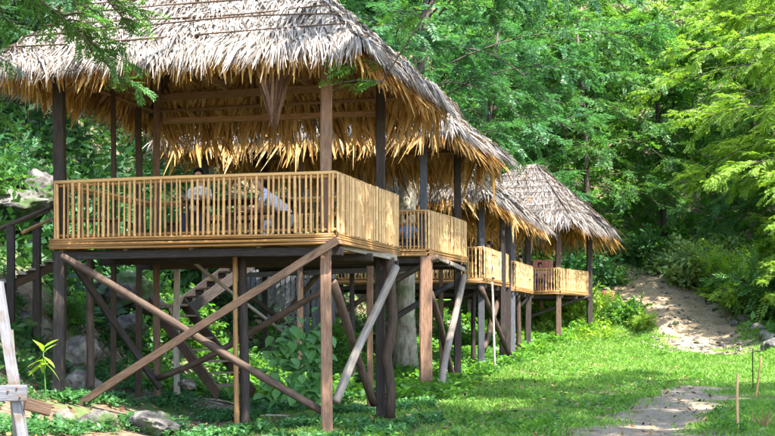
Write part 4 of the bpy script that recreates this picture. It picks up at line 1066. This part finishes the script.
rk('small white stone beside the foot of the stairs', 188, 384, 22.0, (0.20, 0.18, 0.13), 9, 'rock_pale')
rk('rock under the walkway at the left edge', 28, 325, 22.0, (0.5, 0.4, 0.35), 10)
rk('rock above the stairs on the bank', 150, 304, 25.8, (0.5, 0.45, 0.28), 11)
rk('mossy rock on the bank behind the stairs', 122, 288, 26.0, (0.8, 0.6, 0.5), 12)
for k, (u, v, s) in enumerate(((716, 291, .35), (728, 301, .42), (738, 308, .5), (747, 316, .55), (757, 327, .5), (766, 336, .6), (774, 344, .7), (703, 283, .3), (690, 281, .28), (735, 322, .3))):
    p = gp(u, v + 4); rock(('topmost small', 'upper', 'larger upper', 'broad middle', 'middle', 'lower', 'lowest, at the right edge', 'small pale', 'far small', 'loose')[k] + ' rock along the rim of the dirt track', p + Vector((0, 0, 0.1)), (s, s * .8, s * .62), 30 + k, M['rock_pale' if k in (0, 2, 5, 7, 8) else 'rock'], 'rocks along the dirt track', 3)
n = 900; t = rng.uniform(0, 1, n); ii = rng.integers(0, len(DL) - 1, n); ex = rng.uniform(-0.08, 1.12, n)[:, None]
sxy = DL[ii] * (1 - ex) + DR[ii] * ex + rng.normal(0, .25, (n, 2)); vs, fs = [], []
for k in range(n):
    s_ = 0.03 + 0.16 * rng.uniform(0, 1) ** 3; c_ = np.array([sxy[k, 0], sxy[k, 1], g(*sxy[k]) + 0.03 + s_ * 0.2]); b_ = len(vs)
    for d_ in ((1, 0, 0), (0, 1, 0), (-1, 0, 0), (0, -1, 0), (0, 0, .8), (0, 0, -.8)): vs.append(tuple(c_ + np.array(d_) * s_ * rng.uniform(.6, 1.2, 3) + rng.normal(0, .2, 3) * s_))
    fs += [(b_ + a_, b_ + (a_ + 1) % 4, b_ + 4) for a_ in range(4)] + [(b_ + (a_ + 1) % 4, b_ + a_, b_ + 5) for a_ in range(4)]
o = mesh_obj('rubble', vs, fs, M['rock_pale']); o['kind'] = 'stuff'; tag(o, 'loose pale stones strewn over the dirt slope')
# rusty stump near the far hut
p = gp(606, 308)
st = thing('tree_stump', 'rusty red-brown stump on the slope right of the far hut', 'stump', p - Vector((0, 0, 0.1)))
log('stump', p - Vector((0, 0, 0.1)), p + Vector((0.1, -0.05, 0.85)), 0.42, 0.33, M['rust'], st, p - Vector((0, 0, 0.1)), 0.02, 12, 0.15, 5)

# ------------------------------------------------------------------ stairs, walkway, fence, frame
def stair(label, p0, p1, width, nst, mat, treadmat):
    p0 = Vector(p0); p1 = Vector(p1); root = Vector((p0.x, p0.y, g(p0.x, p0.y)))
    o = thing('wooden_stairs', label, 'stairs', root)
    d = p1 - p0; hd = Vector((d.x, d.y, 0)).normalized(); sv = Vector((-hd.y, hd.x, 0)) * width / 2
    if sv.y > 0: sv = -sv
    timber('stringer', p0 + sv, p1 + sv, 0.05, 0.22, mat, o, root, 0.004, 1); timber('stringer', p0 - sv, p1 - sv, 0.05, 0.22, mat, o, root, 0.004, 2)
    for i in range(nst):
        c = p0 + d * ((i + 0.6) / nst); timber('tread', c - sv * 0.96 + Vector((0, 0, .03)), c + sv * 0.96 + Vector((0, 0, .03)), 0.04, 0.22, treadmat, o, root, 0.004, i + 5).rotation_quaternion @= Quaternion((0, 0, 1), math.pi / 2)
stair('brown wooden stairs rising leftward under the near hut', W(236, 394, 22.0), W(166, 302, 23.6), 0.8, 8, M['timber_brown'], M['timber_stair'])
stair('dark wooden upper stairs rising rightward behind the near stilts', W(178, 312, 25.6), W(246, 262, 26.8), 0.7, 6, M['timber_dark'], M['timber_brown'])
root = gv(px(20, 21.4), 21.4, 0)
wk = thing('access_walkway', 'rough pole walkway with handrails at the left edge of the near hut', 'walkway', root)
for u, v0, Y in ((11, 226, 21.2), (37, 222, 21.8)):
    x = px(u, Y); timber('post', (x, Y, g(x, Y) - 0.1), (x, Y, W(u, v0, Y).z), 0.13, 0.13, M['timber_dark'], wk, root, 0.006, u)
log('handrail', W(-25, 240, 20.9), W(50, 208, 21.9), 0.04, 0.035, M['log_brown'], wk, root, 0.005, 8, 0.06, 3)
log('handrail', W(22, 233, 21.2), W(52, 219, 21.9), 0.035, 0.03, M['bamboo'], wk, root, 0.005, 8, 0.06, 4)
timber('ramp_beam', W(-20, 300, 21.0), W(66, 262, 22.2), 0.07, 0.13, M['timber_brown'], wk, root, 0.006, 5)
timber('ramp_beam', W(-25, 296, 21.9), W(60, 262, 22.9), 0.07, 0.13, M['timber_brown'], wk, root, 0.006, 6)
for i in range(9):
    f = (i + .5) / 9; a = W(-20, 298, 21.0).lerp(W(66, 260, 22.2), f); b = W(-25, 294, 21.9).lerp(W(60, 260, 22.9), f)
    timber('ramp_board', a + Vector((0, -.1, .085)), b + Vector((0, .1, .085)), 0.13, 0.03, M['timber_grey'], wk, root, 0.003, 40 + i)
# plank fence beyond the second hut
Y = 36.5; a = W(238, 272, Y); root = gv(px(285, Y), Y, 0)
fe = thing('plank_fence', 'bleached bluish vertical plank fence seen beneath the second hut', 'fence', root)
for z in (3.3, 2.2): timber('rail', (px(234, Y), Y + .05, z), (px(338, Y), Y + .05, z), 0.04, 0.08, M['timber_dark'], fe, root, 0.003, 3)
for i in range(20):
    u = 238 + i * 5.0; x = px(u, Y); timber('board', (x, Y, g(x, Y) - .05), (x, Y, 3.58 + 0.05 * math.sin(i * 2.3)), 0.12, 0.025, M['fence_board'], fe, root, 0.003, i)
# white timber frame in the left foreground
Yf = 14.2; root = gv(px(20, Yf), Yf, 0)
wf = thing('timber_frame', 'leaning white-painted timber post with cross plank in the left foreground', 'timber frame', root)
gz = g(px(31, Yf), Yf)
timber('post', (px(31, Yf), Yf, gz - 0.1), W(-2, 282, Yf), 0.10, 0.14, M['white_paint'], wf, root, 0.004, 1)
pl = timber('cross_plank', W(-40, 394, Yf - 0.12), W(27, 393, Yf - 0.12), 0.045, 0.185, M['white_paint'], wf, root, 0.004, 2)
timber('support', (px(21, Yf + .15), Yf + .17, g(px(21, Yf), Yf) - .1), W(8, 330, Yf + .15) + Vector((0, .02, 0)), 0.08, 0.10, M['timber_grey'], wf, root, 0.004, 3)
timber('block', W(24, 403, Yf + 0.05), W(49, 410, Yf + 0.25), 0.12, 0.15, M['timber_brown'], wf, root, 0.004, 4)
for u, v in ((17, 388), (20, 397), (8, 391)):
    c = W(u, v, Yf - 0.146); b = log('bolt', c + Vector((0, .01, 0)), c - Vector((0, .012, 0)), 0.014, 0.014, M['rust'], wf, root, 0, 8, 0.0, 1)
    
# thin stakes by the path and fallen sticks
def stake(label, u0, v0, u1, v1, r, mat):
    p = gp(u0, v0); q = W(u1, v1, p.y); root = p
    o = log('garden_stake', p - Vector((0, 0, .1)), q, r, r * .9, mat, None, Vector((0, 0, 0)), 0.014, 7, 0.1, int(u0)); tag(o, label, 'stake', 'thin stakes by the path')
stake('pale bamboo stake at the right edge of the foreground path', 738, 434, 738, 373, 0.022, M['bamboo_pale'])
stake('leaning bamboo stake on the grass right of the path', 755, 398, 761, 356, 0.026, M['bamboo'])
stake('thin dark stick stuck in the grass beside the leaning stake', 753, 392, 753, 348, 0.014, M['timber_dark'])
for k, (u, v, L, az, m) in enumerate(((196, 408, 0.9, 0.25, 'log_pale'), (214, 412, 0.8, -0.35, 'timber_grey'), (205, 402, 0.7, 0.1, 'log_pale'), (262, 418, 1.0, 0.2, 'timber_grey'), (226, 404, 0.9, 0.5, 'timber_grey'), (300, 420, 0.8, -0.1, 'log_brown'))):
    p = gp(u, v); d = Vector((math.cos(az), math.sin(az), 0)) * L / 2; a = p - d; b = p + d; a.z = g(a.x, a.y) + .02; b.z = g(b.x, b.y) + .03
    o = log('fallen_stick', a, b, 0.026, 0.018, M[m], None, Vector((0, 0, 0)), 0.03, 7, 0.1, k)
    tag(o, ('pale fallen stick nearest the foot of the stairs', 'grey fallen stick lying under the near hut centre', 'short pale stick behind the other fallen sticks', 'grey stick on the ground left of the reddish post', 'grey stick beside the dark round stilt', 'brown stick lying close to the reddish post')[k], 'stick', 'sticks lying under the near hut')
# fallen leaves
n = 5200; y = 12 + 34 * rng.uniform(0, 1, n) ** 1.5; x = xline(y) - 6 + 13 * rng.uniform(0, 1, n)
P = np.stack([x, y, G(x, y) + rng.uniform(.015, .06, n)], -1); a = rng.uniform(0, 6.28, n); l = rng.uniform(.03, .10, n)[:, None]
d1 = np.stack([np.cos(a), np.sin(a), rng.normal(0, .35, n)], -1) * l; d2 = np.stack([-np.sin(a), np.cos(a), rng.normal(0, .35, n)], -1) * l * .38
V = np.stack([P - d1, P + d2, P + d1, P - d2], 1); h_ = n // 2
for nm, VV, mt in (('pale dead leaves scattered on the ground by the huts', V[:h_], M['dry']), ('brown dead leaves scattered on the ground by the huts', V[h_:], M['thatch_dark'])):
    o = obj_from('leaf_litter', quads_mesh('leaf_litter', VV, mt)); o['kind'] = 'stuff'; tag(o, nm)
# dry stalks at the right
p = gp(763, 428); rr = np.random.default_rng(4); n = 26
P = np.stack([rr.normal(0, .05, n), rr.normal(0, .05, n), np.zeros(n)], -1); D = nrm(np.stack([rr.normal(0, .35, n), rr.normal(0, .35, n), np.ones(n)], -1)); sd = nrm(np.cross(D, rr.normal(0, 1, (n, 3))))
V = strips(rr, P, D, np.cross(D, sd), sd, rr.uniform(.2, .42, n), rr.uniform(.012, .035, n), np.zeros(n), rr.uniform(-.03, .03, n), rr.uniform(-.08, .08, n), rr.uniform(0, .12, n))
o = obj_from('dry_grass_tuft', strips_mesh('dry_grass_tuft', [V], M['dry']), None, p); tag(o, 'straw-coloured dry tuft at the lower right edge', 'dry plant')

# ------------------------------------------------------------------ large-leaved plants
def leaf_mesh(name, mat, heart=True):
    pr = [(0, 0), (.10, .26), (.30, .40), (.55, .33), (.80, .15), (1.0, 0)] if heart else [(0, .02), (.15, .08), (.4, .14), (.65, .12), (.85, .06), (1, 0)]
    vs, fs = [], []
    for x, y in pr:
        z = -0.22 * x * x
        vs += [(x - (0.10 if heart and 0 < x < .2 else 0), -y, z + 0.10 * y), (x, 0, z), (x - (0.10 if heart and 0 < x < .2 else 0), y, z + 0.10 * y)]
    for i in range(len(pr) - 1):
        b = i * 3; fs += [(b, b + 1, b + 4, b + 3), (b + 1, b + 2, b + 5, b + 4)]
    me = bpy.data.meshes.new(name); me.from_pydata(vs, [], fs); me.update(); smooth(me); me.materials.append(mat); return me
HEART = leaf_mesh('heart_leaf', M['leaf_vine']); LANCE = leaf_mesh('lance_leaf', M['leaf_bright'], False)
def leaf(parent, me, loc, d, roll, sc):
    o = bpy.data.objects.new('leaf', me); d = Vector(d).normalized(); y = Vector((0, 0, 1)).cross(d); y = y.normalized() if y.length > .05 else Vector((0, 1, 0)); z = d.cross(y)
    o.rotation_mode = 'QUATERNION'; o.rotation_quaternion = Matrix((d, y, z)).transposed().to_quaternion() @ Quaternion((1, 0, 0), roll); o.location = loc; o.scale = (sc, sc, sc); return link(o, parent)
rnd = random.Random(12)
root = gv(px(300, 22.6), 22.6, 0)
vine = thing('climbing_vine', 'heart-leaved vine mound climbing under the near hut', 'vine', root)
stems = []
for k in range(9):
    u0 = rnd.uniform(276, 336); pts = [W(u0, 398, 22.0)]
    u, v = u0, 398
    for i in range(6):
        u += rnd.uniform(-8, 8); v -= rnd.uniform(9, 18); pts.append(W(u, v, 22.0 + 0.25 * i + rnd.uniform(-.1, .1)))
    stems.append(pts)
vs, fs = [], []
for pts in stems: tube_data([p - root for p in pts], [.012, .011, .01, .009, .008, .007, .005], 5, vs, fs)
mesh_obj('stem', vs, fs, M['leaf_weed'], vine, True)
for k in range(210):
    pts = rnd.choice(stems); t = rnd.uniform(0, 5.999); i = int(t); p = pts[i].lerp(pts[i + 1], t - i) - root + Vector((rnd.uniform(-.25, .25), rnd.uniform(-.28, .05), rnd.uniform(-.12, .12)))
    leaf(vine, HEART, p, (rnd.uniform(-.8, .8), rnd.uniform(-1, -.3), rnd.uniform(-.9, .1)), rnd.uniform(-.5, .5), rnd.uniform(.15, .28))
root = W(44, 392, 17.0); root.z = g(root.x, root.y)
sp = thing('sapling', 'young sapling with long drooping leaves left of the corner post', 'sapling', root)
top = W(43, 348, 17.0) - root
vs, fs = tube_data([Vector((0, 0, -.05)), top * 0.5 + Vector((.03, 0, 0)), top], [.012, .010, .007], 6); mesh_obj('stem', vs, fs, M['leaf_fresh'], sp, True)
for k in range(11):
    a = k * 2.4; el = 0.7 if k < 4 else rnd.uniform(-.7, .3); leaf(sp, LANCE, top * (1 - 0.02 * k), (math.cos(a) * math.cos(el), math.sin(a) * math.cos(el), math.sin(el)), rnd.uniform(-.4, .4), rnd.uniform(.24, .36))

# ------------------------------------------------------------------ furniture and people in the huts
def table(label, c, L, wd, h, rz, mat):
    o = thing('table', label, 'table', c); o.rotation_euler = (0, 0, rz); R = Vector((0, 0, 0))
    for i in range(5): timber('top_board', (-L / 2, (i - 2) * wd / 5, h), (L / 2, (i - 2) * wd / 5, h), wd / 5 - .008, .03, mat, o, R, .002, i).rotation_quaternion
    for sx in (-1, 1):
        for sy in (-1, 1): timber('leg', (sx * (L / 2 - .1), sy * (wd / 2 - .08), 0), (sx * (L / 2 - .1), sy * (wd / 2 - .08), h - .015), .06, .06, mat, o, R, .002, sx + sy)
def bench(label, c, L, rz, mat):
    o = thing('bench', label, 'bench', c); o.rotation_euler = (0, 0, rz); R = Vector((0, 0, 0))
    for i in range(2): timber('seat_board', (-L / 2, (i - .5) * .16, .43), (L / 2, (i - .5) * .16, .43), .15, .03, mat, o, R, .002, i)
    for sx in (-1, 1): timber('leg', (sx * (L / 2 - .15), 0, 0), (sx * (L / 2 - .15), 0, .415), .22, .05, mat, o, R, .002, sx)

def person(label, loc, rz, shirt, trousers, lean=0.1, arm=(0.35, 0.25), stool=0.43):
    """seated figure facing local -y; one skinned body, materials by region; hair and eyes are children"""
    J = {}; v, e, rad = [], [], []
    def add(n_, p, r_, to=None):
        v.append(p); rad.append(r_); J[n_] = len(v) - 1
        if to: e.append((J[to], J[n_]))
    s = stool; L = lean
    add('pelvis', (0, 0, s + .10), .135); add('waist', (0, -.03 * L, s + .27), .125, 'pelvis'); add('chest', (0, -.30 * L, s + .45), .145, 'waist'); add('neckb', (0, -.46 * L, s + .60), .075, 'chest')
    add('neck', (0, -.50 * L - .01, s + .66), .052, 'neckb'); add('head0', (0, -.54 * L - .03, s + .73), .078, 'neck'); add('head1', (0, -.56 * L - .02, s + .82), .098, 'head0'); add('head2', (0, -.57 * L - .01, s + .895), .07, 'head1')
    add('nose', (0, -.54 * L - .125, s + .79), .014, 'head1')
    for q, sg in (('l', -1), ('r', 1)):
        add(q + 'sh', (sg * .17, -.42 * L, s + .545), .072, 'chest'); el = (sg * .25, -.42 * L - .12, s + .545 - .27); add(q + 'el', el, .046, q + 'sh')
        wr = (sg * .17, el[1] - arm[0] * .65, s + .545 - .27 + arm[1] * .5); add(q + 'wr', wr, .032, q + 'el'); add(q + 'pa', (wr[0] - sg * .02, wr[1] - .07, wr[2] + .005), .035, q + 'wr')
        for f in range(4): add(q + 'f%d' % f, (wr[0] - sg * .02 + (f - 1.5) * .022, wr[1] - .15 - .012 * (f in (1, 2)), wr[2] - .012), .0095, q + 'pa')
        add(q + 'th', (wr[0] - sg * .07, wr[1] - .10, wr[2] + .005), .010, q + 'pa')
        add(q + 'hip', (sg * .10, -.03, s + .075), .105, 'pelvis'); add(q + 'kn', (sg * .14, -.44, s + .07), .068, q + 'hip'); add(q + 'an', (sg * .14, -.40, .09), .042, q + 'kn'); add(q + 'to', (sg * .15, -.57, .045), .036, q + 'an')
    me = bpy.data.meshes.new('body'); me.from_pydata(v, e, []); me.update()
    o = bpy.data.objects.new('body', me); COL.objects.link(o)
    sk = o.modifiers.new('Skin', 'SKIN'); sk.use_smooth_shade = True
    for i, r_ in enumerate(rad): me.skin_vertices[0].data[i].radius = (r_, r_ * (.82 if i in (J['chest'], J['waist'], J['pelvis']) else 1)); me.skin_vertices[0].data[i].use_root = (i == 0)
    sb = o.modifiers.new('Sub', 'SUBSURF'); sb.levels = 2; sb.render_levels = 2
    dg = bpy.context.evaluated_depsgraph_get(); m2 = bpy.data.meshes.new_from_object(o.evaluated_get(dg)); bpy.data.objects.remove(o)
    for m_ in (M['skin'], shirt, trousers): m2.materials.append(m_)
    jp = np.array(v); jn = list(J)
    for p in m2.polygons:
        c = np.array(p.center); k = jn[int(np.argmin(((jp - c) ** 2).sum(1)))]
        p.material_index = 0 if (k.startswith(('neck', 'head', 'nose')) and k != 'neckb') or k[1:] in ('wr', 'pa', 'th', 'el') or k[1:2] == 'f' else (2 if k[1:] in ('hip', 'kn', 'an', 'to') or k == 'pelvis' else 1)
        p.use_smooth = True
    b = thing('person', label, 'person', loc); b.rotation_euler = (0, 0, rz); m2.name = 'body'
    obj_from('body', m2, b)
    bm = bmesh.new(); bmesh.ops.create_icosphere(bm, subdivisions=3, radius=1); hc = Vector((0, -.56 * L + .005, s + .83))
    for vv in list(bm.verts):
        if vv.co.z < -.15 and vv.co.y < .25 or (vv.co.y < -.62 and vv.co.z < .35): bm.verts.remove(vv)
    for vv in bm.verts: vv.co = Vector((vv.co.x * .103, vv.co.y * .118, vv.co.z * .125)) * (1 + .05 * math.sin(40 * vv.co.x + 30 * vv.co.z)) + hc
    hm = bpy.data.meshes.new('hair'); bm.to_mesh(hm); bm.free(); smooth(hm); hm.materials.append(M['hair']); obj_from('hair', hm, b)
    for sg in (-1, 1):
        bm = bmesh.new(); bmesh.ops.create_uvsphere(bm, u_segments=8, v_segments=6, radius=.011); em = bpy.data.meshes.new('eye'); bm.to_mesh(em); bm.free(); smooth(em); em.materials.append(M['eye'])
        obj_from('eye', em, b, (sg * .033, -.56 * L - .108, s + .815))
    bm = bmesh.new(); bmesh.ops.create_uvsphere(bm, u_segments=8, v_segments=6, radius=1); bmesh.ops.scale(bm, vec=(.026, .008, .007), verts=bm.verts); em = bpy.data.meshes.new('mouth'); bm.to_mesh(em); bm.free(); em.materials.append(M['lip']); obj_from('mouth', em, b, (0, -.54 * L - .103, s + .745))
    return b
z1 = H1['zd'] - 0.03
r1 = math.atan2(H1['e'].y, H1['e'].x)
def at(u, Y, z): return Vector((px(u, Y), Y, z))
table('wooden plank table on the near hut deck', at(240, 20.6, z1), 1.9, 0.75, 0.72, r1, M['timber_brown'])
bench('wooden bench on the camera side of the near hut table', at(255, 19.75, z1), 1.2, r1, M['timber_brown'])
bench('wooden bench on the far side of the near hut table', at(215, 21.3, z1), 1.9, r1, M['timber_brown'])
bench('wooden bench by the left railing of the near hut', at(88, 21.0, z1), 1.3, r1, M['timber_red'])
person('person with black hair in white patterned shirt seated behind the near railing', at(201, 21.25, z1), r1, M['white_cloth'], M['denim'], 0.15)
person('person in pale lavender shirt leaning forward behind the near railing', at(290, 20.05, z1), r1 - math.pi * 0.45, M['lavender'], M['lavender'], 0.95, (0.3, 0.1), 0.22)
#person('person in lavender seated beside the reddish corner post of the near hut', at(338, 20.5, z1), r1 + math.pi * 0.5, M['lavender'], M['blue_cloth'], 0.35)
z2 = H2['zd'] - .03
bench('bench on the second hut deck', at(402, 31.95, z2), 1.2, r1, M['timber_brown'])
person('person in blue seated behind the second hut front railing', at(408, 31.9, z2), r1 + .3, M['blue_cloth'], M['denim'], 0.2, stool=0.2)
z3 = H3['zd'] - .03
bench('bench on the third hut deck by its right railing', at(489, 40.6, z3), 2.2, r1 + 1.45, M['timber_brown'])
person('person in green seated behind the third hut front railing', at(478, 39.9, z3), r1 + 1.2, M['green_cloth'], M['denim'], 0.2)
person('dark-haired person in salmon shirt seated at the third hut side railing', at(492.5, 40.9, z3), r1 - 1.2, M['pink_cloth'], M['denim'], 0.2)
z4 = H4['zd'] - .03
person('dark-haired person seated at the fourth hut side railing', at(523, 49.3, z4 + .02), r1 - 1.3, M['white_cloth'], M['denim'], 0.1)
bench('bench on the fourth hut deck under the seated person', at(522.5, 49.3, z4), 1.4, r1 + 1.4, M['timber_brown'])
z5 = H5['zd'] - .03
person('dark-haired person seated behind the far hut front railing', at(540, 55.6, z5), r1 + .2, M['pink_cloth'], M['denim'], 0.1)
bench('bench on the far hut deck under the seated person', at(540, 55.62, z5), 1.4, r1, M['timber_brown'])
rb = thing('board_screen', 'faded red vertical-board screen standing in the far hut', 'screen', at(543, 56.6, z5))
for i in range(8): timber('board', (-.42 + i * .12, 0, 0), (-.42 + i * .12, 0, 1.55), .112, .025, M['pink_board'], rb, Vector((0, 0, 0)), .002, i)
for z in (.3, 1.2): timber('rail', (-.5, .04, z), (.5, .04, z), .04, .06, M['timber_brown'], rb, Vector((0, 0, 0)), .002, 3)
